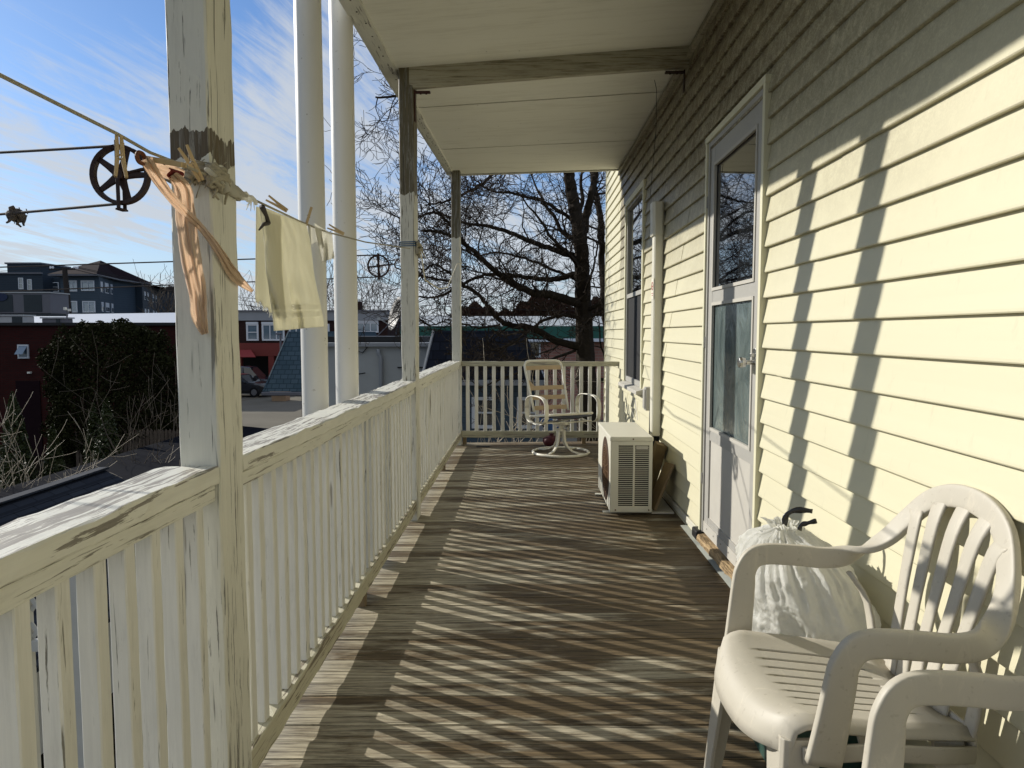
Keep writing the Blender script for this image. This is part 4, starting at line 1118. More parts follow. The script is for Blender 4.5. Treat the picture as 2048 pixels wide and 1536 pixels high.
ch.location = (CH1[0], CH1[1], zdk(.7)); ch.rotation_euler = (0, 0, math.pi + R(2.5)); ch.scale = (.87, .92, 1)
ch2 = copy_tree(ch); ch2['label'] = 'nearer plastic chair, cut off by the frame at lower right'
ch2.location = (.71, .835, zdk(.7)); ch2.rotation_euler = (0, 0, math.pi + R(2))

# ------------------------------------------------------------------ crate and trash bag
cc = Vector((.79, 2.10, zdk(.8)))
cr = thing('recycling_crate', 'dark green plastic crate under the trash bag', 'crate', cc)
m = MB(); x0, x1, y0, y1 = .665, .965, 1.80, 2.13; H = .26; z0 = cc.z
for (a, b_) in (((x0, y0), (x1, y0)), ((x1, y0), (x1, y1)), ((x1, y1), (x0, y1)), ((x0, y1), (x0, y0))):
    a3 = Vector((a[0], a[1], z0 + H / 2)); b3 = Vector((b_[0], b_[1], z0 + H / 2)); m.beam(a3, b3, .008, H, ch=.002)
m.box((x0, y0, z0), (x1, y1, z0 + .008)); m.build('tub', M['crate'], cr)
m = MB(); m.tube([(x0 - .01, y0 - .01, z0 + H), (x1, y0 - .01, z0 + H), (x1, y1 + .01, z0 + H), (x0 - .01, y1 + .01, z0 + H), (x0 - .01, y0 - .01, z0 + H)], .011, 8); m.build('rim', M['crate'], cr)
bg = thing('trash_bag', 'knotted white plastic trash bag with black drawstring sitting in crate', 'trash bag', (.79, 2.06, .25))
bc = Vector((.815, 1.985, .245)); m = MB()
def bagf(i, j):
    a = 2 * math.pi * i; hh = [(0, .06), (.06, .13), (.2, .185), (.38, .205), (.55, .200), (.70, .178), (.82, .142), (.90, .10), (.945, .055), (.962, .032), (.985, .036), (1.0, .045)]
    q = 0
    while q < len(hh) - 2 and hh[q + 1][0] < j: q += 1
    f = (j - hh[q][0]) / (hh[q + 1][0] - hh[q][0]); f = f * f * (3 - 2 * f) * .5 + f * .5
    r = hh[q][1] + (hh[q + 1][1] - hh[q][1]) * f
    pl = max(0, j - .45) * .12
    r *= 1 + pl * math.sin(a * 17 + 2 * math.sin(a * 3)) + pl * .6 * math.sin(a * 31 + j * 4) + pl * .5 * math.sin(a * 53 + 3 * math.sin(a * 2))
    v = Vector((math.cos(a), math.sin(a), j * 2))
    if j < .93: r *= 1 + .16 * noise.noise(v * 1.7) + .08 * noise.noise(v * 4 + Vector((5, 0, 0))) - .05 * abs(noise.noise(v * 9)) - .03 * abs(noise.noise(v * 19))
    else: r *= 1 + .35 * math.sin(a * 5 + j * 20)
    z = j * .40 + .012 * noise.noise(v * 3)
    leanx = -.055 * max(0, j - .4) * 2; leany = .05 * max(0, j - .5) * 2
    x = bc.x + r * math.cos(a) * .86 + leanx; x = min(x, XW - .03)
    return Vector((x, bc.y + r * math.sin(a) * 1.06 + leany, bc.z + z))
m.grid(bagf, 220, 80); m.build('liner', M['bag'], bg, smooth=True)
tp = bagf(0, .95); tp = Vector((bc.x - .05, bc.y + .05, bc.z + .385))
m = MB(); a_ = tp + Vector((.00, 0, .005))
m.sweep(crs([a_ + Vector((-.005, 0, -.005)), a_ + Vector((-.002, 0, .03)), a_ + Vector((.018, -.005, .047)), a_ + Vector((.045, -.01, .050)), a_ + Vector((.068, -.015, .048))], 12), [(.016 + .004 * math.sin(q), .007) for q in range(13)], (0, 0, 1), 8)
m.sweep(crs([a_ + Vector((.028, -.02, -.012)), a_ + Vector((.035, -.02, .008)), a_ + Vector((.052, -.025, .016)), a_ + Vector((.075, -.03, .024))], 12), [(.013 + .003 * math.sin(q * 1.3), .006) for q in range(13)], (0, 0, 1), 8)
m.build('drawstring', M['gloss_black'], bg, smooth=True)

# ================================================================== BACKGROUND
def pane(mb_f, mb_g, u0, v0, u1, v1, Y, fw=.08, mull=(1, 1), prot=.06):
    """window on a plane y=Y facing the viewer: frame into mb_f, glass into mb_g"""
    a = onY(u0, v1, Y); b_ = onY(u1, v0, Y); x0, x1, z0, z1 = a.x, b_.x, a.z, b_.z
    mb_g.box((x0, Y - .02, z0), (x1, Y + .01, z1))
    mb_f.box((x0 - fw, Y - prot, z0 - fw), (x0, Y + .01, z1 + fw)); mb_f.box((x1, Y - prot, z0 - fw), (x1 + fw, Y + .01, z1 + fw))
    mb_f.box((x0, Y - prot, z1), (x1, Y + .01, z1 + fw)); mb_f.box((x0, Y - prot - .02, z0 - fw), (x1, Y + .01, z0))
    nx, nz = mull
    for k in range(1, nx): x = x0 + (x1 - x0) * k / nx; mb_f.box((x - fw * .3, Y - prot + .01, z0), (x + fw * .3, Y, z1))
    for k in range(1, nz): z = z0 + (z1 - z0) * k / nz; mb_f.box((x0, Y - prot + .012, z - fw * .25), (x1, Y, z + fw * .25))
def window(parent, u0, v0, u1, v1, Y, fw=.08, mull=(1, 2), prot=.06, glass='darkpane', blind=0):
    f, g = MB(), MB(); pane(f, g, u0, v0, u1, v1, Y, fw, mull, prot)
    fo = f.build('window', M['winframe'], parent); g.build('pane', M[glass], fo)
    if blind:
        a = onY(u0, v0 + (v1 - v0) * blind, Y); b_ = onY(u1, v0, Y); MB().box((a.x, Y - .03, a.z), (b_.x, Y - .021, b_.z)).build('blind', M['shade'], fo)
def side_window(parent, x, ya, yb, z0, z1, fw=.08, glass='darkpane', blind=.5):
    f = MB(); f.box((x, ya - fw, z0 - fw), (x + .06, ya, z1 + fw)); f.box((x, yb, z0 - fw), (x + .06, yb + fw, z1 + fw)); f.box((x, ya, z1), (x + .06, yb, z1 + fw)); f.box((x, ya, z0 - fw), (x + .07, yb, z0)); f.box((x, ya, (z0 + z1) / 2 - .03), (x + .05, yb, (z0 + z1) / 2 + .03))
    fo = f.build('window', M['winframe'], parent); MB().box((x - .01, ya, z0), (x + .02, yb, z1)).build('pane', M[glass], fo)
    if blind: MB().box((x + .021, ya, z1 - (z1 - z0) * blind), (x + .03, yb, z1)).build('blind', M['winframe'], fo)

# --- left brick building (near)
YB = 24.0
bb = thing('brick_building', 'long low dark red brick building at left behind the evergreen', 'building', (-16, YB, GZ))
top = onY(100, 651, YB).z; xr = onY(366, 700, YB).x
MB().box((-34, YB, GZ), (xr, YB + 3.8, top)).build('wall', M['brick'], bb)
MB().box((-34.1, YB - .12, top), (xr + .1, YB + 3.9, top + .10)).build('coping', M['rubber'], bb)
f = MB(); a = onY(40, 715, YB); b_ = onY(57, 690, YB)
window(bb, 40, 692, 55, 714, YB, .05, (1, 1), .05, 'bluepane')
MB().loops([[(x, YB - .03, b_.z - .02), (x, YB - .30, a.z + .12), (x, YB - .28, a.z + .12), (x, YB - .01, b_.z - .02)] for x in (a.x + .02, b_.x - .02)]).build('open_sash', M['bluepane'], bb)
q = onY(61, 745, YB); MB().box((q.x - .05, YB - .10, q.z - .03), (q.x + .05, YB, q.z + .03)).build('wall_light', M['whiteenamel'], bb)
q = onY(327, 722, YB); MB().box((q.x - .04, YB - .14, q.z - .16), (q.x + .04, YB, q.z + .16)).build('wall_box', M['winframe'], bb)
a = onY(35, 812, YB); b_ = onY(80, 762, YB); MB().box((a.x, YB - .04, GZ), (b_.x, YB, b_.z)).build('door', M['aptroof'], bb)
# --- white membrane roof building behind it
YM = 42.0
mb = thing('flat_roof_building', 'long building with bright white flat roof edge behind brick wall', 'building', (-24, YM, GZ))
tz = onY(200, 624, YM).z
r_ = MB(); ul = onY(85, 628, YM); ur = onY(352, 622, YM)
MB().box((-60, YM + .3, GZ), (onY(380, 650, YM).x, YM + 5.2, 1.0)).build('wall', M['parapet'], mb)
r_.loops([[(x, YM, .3), (x, YM + .3, .3), (x, YM + 5, z), (x, YM + 5, z - .2)] for x, z in ((-60, tz + .05), (-30, tz + .02), (onY(380, 650, YM).x, tz + .15))])
r_.build('roof', M['membrane'], mb)
def hv(u0, v0, u1, v1, Y, dep, name, label, mat, extra=None):
    a = onY(u0, v1, Y); b_ = onY(u1, v0, Y)
    t = thing(name, label, 'rooftop unit', ((a.x + b_.x) / 2, Y, a.z)); MB().box((a.x, Y, a.z), (b_.x, Y + dep, b_.z)).build('cabinet', mat, t, bevel=.03)
    w_ = b_.x - a.x; h_ = b_.z - a.z
    for (f0, f1) in (extra or [(.12, .45)]): MB().box((a.x + w_ * f0, Y - .03, a.z + h_ * .08), (a.x + w_ * f1, Y, b_.z - h_ * .08)).build('coil_panel', M['hvacdark'], t)
    MB().box((a.x - .05, Y - .05, b_.z), (b_.x + .05, Y + dep + .05, b_.z + .06)).build('lid', M['hvaclight'], t)
    MB().box((a.x + .05, Y + .05, a.z - .12), (b_.x - .05, Y + dep - .05, a.z)).build('curb', M['hvacdark'], t)
    return t, a, b_
t, a, b_ = hv(-60, 586, 99, 627, 38, 1.6, 'rooftop_unit', 'large grey rooftop unit with dark coil panels above brick wall', M['hvac'], [(.36, .54), (.68, .9)])
lo = MB(); c = onY(4, 594, 38); lo.loops([[(c.x + rr * 1.6 * math.cos(q), 37.95 - k * .02, c.z + rr * math.sin(q)) for q in [i * math.pi / 12 for i in range(24)]] for k, rr in enumerate((.22, .22))])
lo.build('oval_badge', simple('navy_badge', (.01, .02, .06), .4), t)
hv(-30, 632, 46, 652, 30, .7, 'rooftop_unit', 'small cream rooftop unit at the left edge behind brick coping', M['hvaclight'], [(.72, .98)])
hv(84, 637, 125, 652, 30, .7, 'rooftop_unit', 'small grey rooftop unit left of the evergreen top', M['hvac'], [(.7, .88)])
t = thing('roof_mast', 'thin mast with two floodlights on the flat roof', 'mast', onY(134, 655, 30)); a = onY(134, 655, 30); b_ = onY(134, 620, 30)
MB().tube([a, b_], .03, 6).build('rod', M['hvac'], t); MB().box(b_ + Vector((-.12, -.06, 0)), b_ + Vector((-.04, .06, .12))).build('floodlight', M['whiteenamel'], t); MB().box(b_ + Vector((.06, -.06, -.05)), b_ + Vector((.14, .06, .05))).build('floodlight', M['whiteenamel'], t); pass

# --- apartment building with pyramid roof
YA = 85.0
ap = thing('apartment_building', 'blue grey apartment block with pyramid roofed corner tower in distance', 'building', (-55, YA, GZ))
def Pz(u, v, Y=YA): return onY(u, v, Y)
A = Pz(120, 549); B = Pz(198, 550); C_ = Pz(227, 556)
tw_ = MB(); zt = A.z; d = 9
sx1 = onY(227, 550, YA + 7).x
foot = [(A.x, YA), (B.x, YA), (sx1, YA + 7), (sx1, YA + 14), (A.x, YA + 14)]
tw_.loops([[(x, y, z) for x, y in foot] for z in (GZ, zt)]); tw_.build('tower', M['apt'], ap)
rf = MB(); apx = Vector(((A.x + sx1) / 2 - .4, YA + 7, Pz(168, 521, YA + 7).z)); o_ = .9
ev = [(A.x - o_, YA - o_, zt), (B.x + o_ * .3, YA - o_, zt), (sx1 + o_, YA + 6.6, zt), (sx1 + o_, YA + 14 + o_, zt), (A.x - o_, YA + 14 + o_, zt)]
for k in range(5): rf.poly([ev[k], ev[(k + 1) % 5], apx])
rf.poly(list(reversed(ev))); rf.build('roof', M['aptroof'], ap)
MB().loops([[(x, y, z) for x, y, _ in ev] for z in (zt - .22, zt - .02)]).build('eave', M['hvac'], ap)
for (u0, v0, u1, v1, g, bl) in ((139, 563, 152, 581, 'bluepane', .3), (165, 563, 187, 580, 'bluepane', .25), (132, 604, 153, 623, 'bluepane', .0), (168, 604, 189, 623, 'bluepane', .3)): window(ap, u0, v0, u1, v1, YA, .12, (2, 1), .1, g, bl)
# slanted side windows of the tower
vx = Vector((sx1 - B.x, 7, 0)); ln = vx.length; vd = vx.normalized(); nr = Vector((vd.y, -vd.x, 0))
def slant(s0_, s1_, z0, z1, bl=.5):
    f = MB(); p = Vector((B.x, YA, 0)); q = .1
    def qd(a0, a1, b0, b1, o): return [p + vd * a0 + nr * o + Vector((0, 0, b0)), p + vd * a1 + nr * o + Vector((0, 0, b0)), p + vd * a1 + nr * o + Vector((0, 0, b1)), p + vd * a0 + nr * o + Vector((0, 0, b1))]
    f.loops([qd(s0_ - q, s1_ + q, z0 - q, z1 + q, 0.0), qd(s0_ - q, s1_ + q, z0 - q, z1 + q, .05)]); fo = f.build('window', M['winframe'], ap)
    MB().loops([qd(s0_, s1_, z0, z1, .051), qd(s0_, s1_, z0, z1, .06)]).build('pane', M['darkpane'], fo)
    MB().loops([qd(s0_, s1_, z1 - (z1 - z0) * bl, z1, .061), qd(s0_, s1_, z1 - (z1 - z0) * bl, z1, .07)]).build('blind', M['winframe'], fo)
for (z0, z1) in ((Pz(205, 582).z, Pz(205, 564).z), (Pz(205, 621).z, Pz(205, 605).z)):
    slant(.6, 1.3, z0, z1); slant(2.6, 3.3, z0, z1); slant(3.5, 4.2, z0, z1); slant(5.6, 6.3, z0, z1)
# left wing
YLw = YA + 6
l0 = Pz(-70, 540, YLw); l1 = Pz(122, 553, YLw)
MB().loops([[(l0.x, YLw, z), (Pz(85, 552, YLw).x, YLw, z), (Pz(85, 552, YLw).x, YLw + 12, z), (l0.x, YLw + 12, z)] for z in (GZ, Pz(60, 548, YLw).z)]).build('left_wing', M['aptdark'], ap)
MB().loops([[(Pz(84, 552, YLw).x, YLw + 2, z), (A.x + 1, YLw + 2, z), (A.x + 1, YLw + 12, z), (Pz(84, 552, YLw).x, YLw + 12, z)] for z in (GZ, Pz(100, 553, YLw).z)]).build('link_wing', M['aptdark'], ap)
a = Pz(15, 549, YLw + 3); b_ = Pz(62, 528, YLw + 3); c = Pz(80, 528, YLw + 3)
MB().box((a.x, YLw + 3, a.z - 2), (c.x, YLw + 9, b_.z)).build('penthouse', M['aptdark'], ap)
MB().box((a.x - .2, YLw + 2.8, b_.z), (c.x + .2, YLw + 9.2, b_.z + .2)).build('penthouse_cap', M['hvac'], ap)
for (u0, v0, u1, v1) in ((39, 557, 45, 577), (57, 560, 62, 579)): window(ap, u0, v0, u1, v1, YLw, .1, (1, 2))
for (u0, v0, u1, v1) in ((104, 566, 116, 582), (108, 606, 117, 623)): window(ap, u0, v0, u1, v1, YLw + 2, .1, (1, 2))
MB().beam((l0.x, YLw - .05, Pz(60, 548, YLw).z + .1), (Pz(85, 552, YLw).x, YLw - .05, Pz(60, 548, YLw).z + .1), .3, .2).build('parapet_trim', M['hvac'], ap)
# right wing
YR_ = YA + 12
a = Pz(222, 566, YR_); b_ = Pz(284, 566, YR_)
xe = onY(330, 570, YR_ + 22).x
MB().loops([[(a.x, YR_, z), (b_.x, YR_, z), (xe, YR_ + 22, z), (a.x, YR_ + 22, z)] for z in (GZ, b_.z)]).build('right_wing', M['aptdark'], ap)
pB = Vector((b_.x, YR_, 0)); vx = Vector((xe - b_.x, 22, 0)); vd = vx.normalized(); nr = Vector((vd.y, -vd.x, 0))
def slant2(s0_, s1_, z0, z1):
    def qd(a0, a1, b0, b1, o): return [pB + vd * a0 + nr * o + Vector((0, 0, b0)), pB + vd * a1 + nr * o + Vector((0, 0, b0)), pB + vd * a1 + nr * o + Vector((0, 0, b1)), pB + vd * a0 + nr * o + Vector((0, 0, b1))]
    fo = MB().loops([qd(s0_ - .1, s1_ + .1, z0 - .1, z1 + .1, 0), qd(s0_ - .1, s1_ + .1, z0 - .1, z1 + .1, .05)]).build('window', M['hvaclight'], ap)
    MB().loops([qd(s0_, s1_, z0, z1, .051), qd(s0_, s1_, z0, z1, .06)]).build('pane', M['darkpane'], fo); MB().loops([qd(s0_, s1_, (z0 + z1) / 2, z1, .061), qd(s0_, s1_, (z0 + z1) / 2, z1, .07)]).build('blind', M['winframe'], fo)
for z0, z1 in ((Pz(290, 597, YR_).z, Pz(290, 583, YR_).z), (Pz(290, 633, YR_).z, Pz(290, 618, YR_).z)):
    for s_ in (1.4, 4.0, 9, 12, 17.0, 19.6): slant2(s_, s_ + 1, z0, z1)
window(ap, 236, 583, 242, 601, YR_, .12, (1, 1)); window(ap, 237, 613, 243, 625, YR_, .12, (1, 1))

# --- utility pole, lamp, overhead wires
YU = 60.0
up = thing('utility_pole', 'leaning dark wooden utility pole before the apartment tower', 'utility pole', onY(145, 640, YU)); a = onY(146, 640, YU); a.z = GZ; b_ = onY(129, 535, YU)
MB().tube([a, b_], [.28, .2], 10).build('pole', M['pole'], up)
MB().beam(onY(99, 539, YU), onY(150, 538, YU), .12, .14).build('crossarm', M['pole'], up)
m = MB()
for u in (101, 106, 148, 152, 155): q = onY(u, 535, YU); m.lathe([(.05, -.12), (.09, 0), (.05, .1)], q, 'z', 8)
m.build('insulator', M['lamp'], up)
def wire(a, b_, s, label, r=.02): return line_obj('overhead_wire', label, sagline(a, b_, s), r, M['wire'], 'wire', 'overhead wires', 4)
wire(onY(101, 533, YU), onY(-500, 500, YU - 10), 1, 'overhead wire leaving the utility pole to the left')
wire(onY(150, 533, YU), onY(900, 600, YU + 50), 2, 'upper overhead wire from the utility pole sagging right', .03)
wire(onY(155, 536, YU), onY(900, 604, YU + 50), 2.2, 'middle overhead wire from the utility pole sagging right', .03)
wire(onY(150, 539, YU), onY(900, 612, YU + 50), 2.4, 'lowest overhead wire from the utility pole sagging right', .03)
wire(onY(700, 600, 60), onY(1300, 622, 60), .3, 'wire crossing low behind the big bare tree', .03)
sl_ = thing('street_lamp', 'dark street lamp head on a long arm left of nearest post', 'street lamp', onY(380, 700, 45)); q = onY(341, 577, 45)
base = onY(400, 700, 45); base.z = GZ
MB().tube([base, Vector((base.x, 45, q.z - 1)), Vector((base.x - .6, 45, q.z)), q + Vector((.3, 0, .02))], [.1, .08, .06, .05], 8).build('arm', M['pole'], sl_)
MB().lathe([(.02, -.35), (.14, -.25), (.17, 0), (.12, .3), (.02, .38)], q, 'x', 12).build('lamp_head', M['pole'], sl_, smooth=True)

# --- red shop building
YS = 55.0
rs = thing('shop_building', 'two storey brown brick building with red painted shopfront across the lot', 'building', (-17, YS, GZ))
x0 = onY(380, 650, YS).x; x1 = onY(775, 650, YS).x; zt = onY(600, 623, YS).z; z1_ = onY(600, 641, YS).z; z2_ = onY(600, 686, YS).z
MB().box((x0, YS, z2_), (x1, YS + 12, z1_)).build('upper_wall', M['brickb'], rs)
MB().box((x0 - .1, YS - .2, z1_), (x1 + .1, YS + 12, zt)).build('cornice', M['parapet'], rs)
MB().box((x0 - .15, YS - .35, zt), (x1 + .15, YS + 12, zt + .1)).build('coping', M['hvac'], rs)
zf = onY(600, 712, YS).z
MB().box((x0, YS - .12, zf), (x1, YS + 11.9, z2_)).build('shop_fascia', M['redpaint'], rs)
for u0, u1 in ((472, 483), (537, 548), (600, 612), (660, 672), (725, 737)):
    a = onY(u0, 700, YS); b_ = onY(u1, 700, YS); MB().box((a.x, YS - .10, GZ), (b_.x, YS + .3, zf)).build('pillar', M['redpaint'], rs)
MB().box((x0, YS + 2.5, GZ), (x1, YS + 11.8, zf)).build('shop_recess', M['acdark'], rs)
for (u0, v0, u1, v1, mu) in ((497, 651, 514, 678, (1, 2)), (528, 651, 566, 678, (3, 1)), (582, 651, 604, 678, (2, 1)), (716, 647, 754, 662, (3, 1)), (640, 651, 656, 678, (1, 2))):
    window(rs, u0, v0, u1, v1, YS, .13, mu, .1, 'bluepane'); 
for (u0, u1, v) in ((493, 517, 647), (524, 570, 647), (713, 757, 643)): a = onY(u0, v, YS); b_ = onY(u1, v, YS); MB().box((a.x, YS - .14, a.z - .05), (b_.x, YS, a.z + .12)).build('lintel', M['winframe'], rs)
aw = MB(); a = onY(470, 714, YS - 1.2); b_ = onY(512, 714, YS - 1.2); ztop = onY(490, 700, YS).z
aw.poly([(a.x, YS - .13, ztop), (b_.x - .8, YS - .13, ztop), (b_.x, YS - 1.3, a.z), (a.x, YS - 1.3, a.z)]).poly([(b_.x - .8, YS - .13, ztop), (b_.x - .8, YS - .13, a.z), (b_.x, YS - 1.3, a.z)])
aw.build('awning', M['redawning'], rs, solid=.04)
t = thing('lamp_post', 'slim grey post standing in front of the red shopfront', 'post', onY(562, 780, 50)); a = onY(562, 780, 50); a.z = GZ; b_ = onY(561, 668, 50)
MB().tube([a, b_], .07, 8).build('pole', M['hvac'], t); MB().box(b_ + Vector((-.35, -.1, -.05)), b_ + Vector((.1, .1, .08))).build('lamp_head', M['hvac'], t, bevel=.03)
tag(MB().box(onY(713, 619, YS + 2) + Vector((0, -.4, -1)), onY(722, 603, YS + 2) + Vector((0, .4, 0))).build('chimney', M['brickb'], rs), None)

# --- cars
def make_car(label, paint, L=4.7, Wd=1.85, H=1.7, suv=True, group='cars parked before the red shopfront'):
    t = thing('parked_car', label, 'car', (0, 0, 0), group)
    hw = Wd / 2; n = MB()
    if suv: prof = [(-.5, .45), (-.5, .85), (-.46, .98), (-.42, 1.02)]; 
    xs = [-.5, -.485, -.44, -.30, -.12, .02, .16, .24, .40, .47, .5]
    top = [.62, .93, 1.02, 1.04, 1.04, 1.03, 1.03, 1.00, .92, .80, .55]
    rings = []
    for x, z in zip(xs, top):
        tap = .90 if abs(x) > .47 else .97 if abs(x) > .43 else 1
        zb = .26 if abs(x) < .49 else .38
        rings.append([(x * L, -hw * tap * .96, zb), (x * L, -hw * tap, zb + .2), (x * L, -hw * tap, z - .12), (x * L, -hw * tap * .93, z), (x * L, hw * tap * .93, z), (x * L, hw * tap, z - .12), (x * L, hw * tap, zb + .2), (x * L, hw * tap * .96, zb)])
    n.loops(rings); body = n.build('body', paint, t, local=True, smooth=False, bevel=.04)
    g = MB(); rr = []
    roofz = H
    for x, z, wk in ((-.47 if suv else -.40, 1.0, .92), (-.44 if suv else -.30, roofz - .1, .80), (-.30 if suv else -.2, roofz - .02, .78), (-.05, roofz, .78), (.06, roofz - .06, .78), (.21, 1.0, .92)):
        rr.append([(x * L, -hw * wk - .0, min(1.0, z)), (x * L, -hw * wk * .9, z), (x * L, hw * wk * .9, z), (x * L, hw * wk, min(1.0, z))])
    gg = MB(); gg.loops(rr); gg.build('glasshouse', M['glass'], t, local=True)
    rp_ = MB(); rp_.loops([[(x * L, -hw * .71, z - .02), (x * L, -hw * .62, z + .03), (x * L, hw * .62, z + .03), (x * L, hw * .71, z - .02)] for x, z in ((-.44 if suv else -.28, roofz - .08), (-.25, roofz), (-.05, roofz + .005), (.055, roofz - .05))]); rp_.build('roof_panel', paint, t, local=True)
    pl = MB()
    for s in (-1, 1):
        for x in (-.23, -.04): pl.beam((x * L, s * hw * .93, 1.0), (x * L - .02, s * hw * .71, roofz - .03), .08, .05, up=(0, 1, 0))
    pl.build('pillar', paint, t, local=True)
    for sx_ in (-.30, .31):
        for s in (-1, 1):
            w_ = MB().lathe([(.16, -.11), (.33, -.11), (.345, -.08), (.345, .08), (.33, .11), (.16, .11)], (sx_ * L, s * (hw - .10), .345), 'y', 24).build('wheel', M['tyre'], t, local=True)
            MB().lathe([(.20, -.02), (.21, .0), (.05, .02)], (sx_ * L, s * (hw + .005), .345), 'y', 16).build('rim', M['rim'], w_, local=True)
    for s in (-1, 1):
        MB().box((L * .455, s * hw * .52, .68), (L * .492, s * hw * .86, .80)).build('headlight', M['lamp'], t, local=True, bevel=.02)
        MB().box((-L * .497, s * hw * .6, .75), (-L * .47, s * hw * .88, .92)).build('taillight', simple('red_lens', (.2, .01, .01), .3), t, local=True, bevel=.02)
        MB().box((L * .14, s * (hw + .02), .98), (L * .18, s * (hw + .18), 1.10)).build('mirror', paint, t, local=True, bevel=.02)
    return t
def put(c, u, v, Y, rz): p = onY(u, v, Y); c.location = (p.x, Y, GZ + .012); c.rotation_euler = (0, 0, rz)
c_a = make_car('black saloon car parked nearest the red shopfront', M['car_black'], 4.6, 1.85, 1.5, False); put(c_a, 483, 770, 47.2, R(-8))
c_b = make_car('navy sport utility vehicle parked behind black saloon', M['car_navy'], 4.9, 1.95, 1.85, True); put(c_b, 500, 760, 50.6, R(0))
c_c = make_car('dark car half hidden behind blue shingled garage roof', M['car_black'], 4.6, 1.85, 1.5, False); put(c_c, 628, 790, 48.5, R(180))
c_d = make_car('blue car parked below the far end of porch', M['car_blue'], 4.6, 1.85, 1.6, True, None); put(c_d, 1000, 870, 29, R(15))
t = thing('cardboard_box', 'open tan cardboard box on asphalt under garage eave', 'box', onY(562, 800, 44)); q = onY(562, 804, 44); q.z = GZ + .012
MB().box(q + Vector((-.45, -.4, 0)), q + Vector((.45, .4, .75))).build('box', M['card'], t, bevel=.01)
MB().poly([q + Vector((-.45, -.4, .75)), q + Vector((.45, -.4, .75)), q + Vector((.5, -.7, .55)), q + Vector((-.5, -.7, .55))]).build('flap', M['card'], t, solid=.01)

cp_ = thing('filler_roof', 'low dark flat roof added to fill the dark strip beside the asphalt below the railing', 'filler_roof', (-8, 18, GZ))  # added roof on posts, near-black to fill the lot's dark strip
ca_, cb_ = onZ(440, 848, -1.55), onZ(660, 868, -1.55)
MB().loops([[(ca_.x, ca_.y, z), (cb_.x, cb_.y, z), (cb_.x, 11, z), (ca_.x, 11, z)] for z in (-1.67, -1.55)]).build('roof', simple('near_black_roof', (.008, .009, .013), .95, .3, 3, .02), cp_)
for x, y in ((ca_.x + .2, ca_.y - .4), (cb_.x - .2, cb_.y - .4), (ca_.x + .2, 11.3), (cb_.x - .2, 11.3)): MB().box((x - .06, y - .06, GZ), (x + .06, y + .06, -1.67)).build('post', M['block'], cp_)

# --- blue shingled mansard garage
YG = 22.5
gg = thing('garage', 'small building with steep blue grey shingled roof beyond the pipes', 'garage', (-6.5, YG, GZ))
e0 = onY(527, 783, YG); e1x = onY(716, 783, YG).x; a0_ = onY(578, 663, YG + 1.0); t1x = onY(700, 663, YG + 1.0).x
m = MB(); ez = e0.z; tz_ = a0_.z
ev = [(e0.x, YG, ez), (e1x, YG, ez), (e1x, YG + 6, ez), (e0.x, YG + 6, ez)]; tp_ = [(a0_.x, YG + 1, tz_), (t1x, YG + 1, tz_), (t1x, YG + 5, tz_), (a0_.x, YG + 5, tz_)]
m.loops([ev, tp_]); m.build('roof', M['shingle_blue'], gg)
hr = MB(); hr.beam(ev[0], tp_[0], .07, .05, ch=.01); hr.build('hip_trim', M['shingle_blue'], gg)
gt = MB(); gt.beam(Vector(ev[0]) + Vector((-.03, -.05, -.07)), Vector(ev[1]) + Vector((0, -.05, -.07)), .12, .12, ch=.02); gt.build('gutter', M['hvac'], gg)
wx = onY(603, 800, YG + .5).x; MB().box((wx, YG + .5, GZ), (e1x - .1, YG + 5.5, ez)).build('wall', M['hvac'], gg)
# --- white flat-roofed outbuilding
YW_ = 17.0
wb = thing('outbuilding', 'white block outbuilding with flat dark roof and grey downpipe', 'building', (-3, YW_, GZ))
ax = onY(640, 700, YW_).x; bx_ = onY(868, 700, YW_).x; wz = onY(760, 693, YW_).z
MB().box((ax, YW_, GZ), (bx_, YW_ + 5, wz)).build('wall', M['garagewhite'], wb)
MB().box((ax - .1, YW_ - .12, wz), (bx_ + .05, YW_ + 5, wz + .09)).build('roof_edge', M['parapet'], wb)
MB().box((ax, YW_ + .6, wz + .09), (bx_ - .4, YW_ + 4, wz + .24)).build('roof', M['rubber'], wb)
q = onY(757, 700, YW_ - .08); dp = MB(); dp.tube([q + Vector((0, 0, .02)), q + Vector((0, 0, -.08)), q + Vector((.05, 0, -.16)), q + Vector((.06, 0, -.25)), Vector((q.x + .06, q.y, GZ))], .045, 10); dp.build('downpipe', M['parapet'], wb, smooth=True)
m = MB(); q = onY(716, 700, YW_ - .04); m.tube([onY(735, 694, YW_ - .04), onY(725, 706, YW_ - .04), onY(716, 702, YW_ - .04), onY(700, 715, YW_ - .04)], .012, 5); m.build('cable', M['rubber'], wb)
m = MB(); m.tube([onY(718, 748, YW_ - .05), onY(730, 746, YW_ - .2)], .015, 5); m.tube([onY(795, 735, YW_ - .05), onY(850, 735, YW_ - .05)], .02, 5); m.build('wall_bracket', M['rubber'], wb)
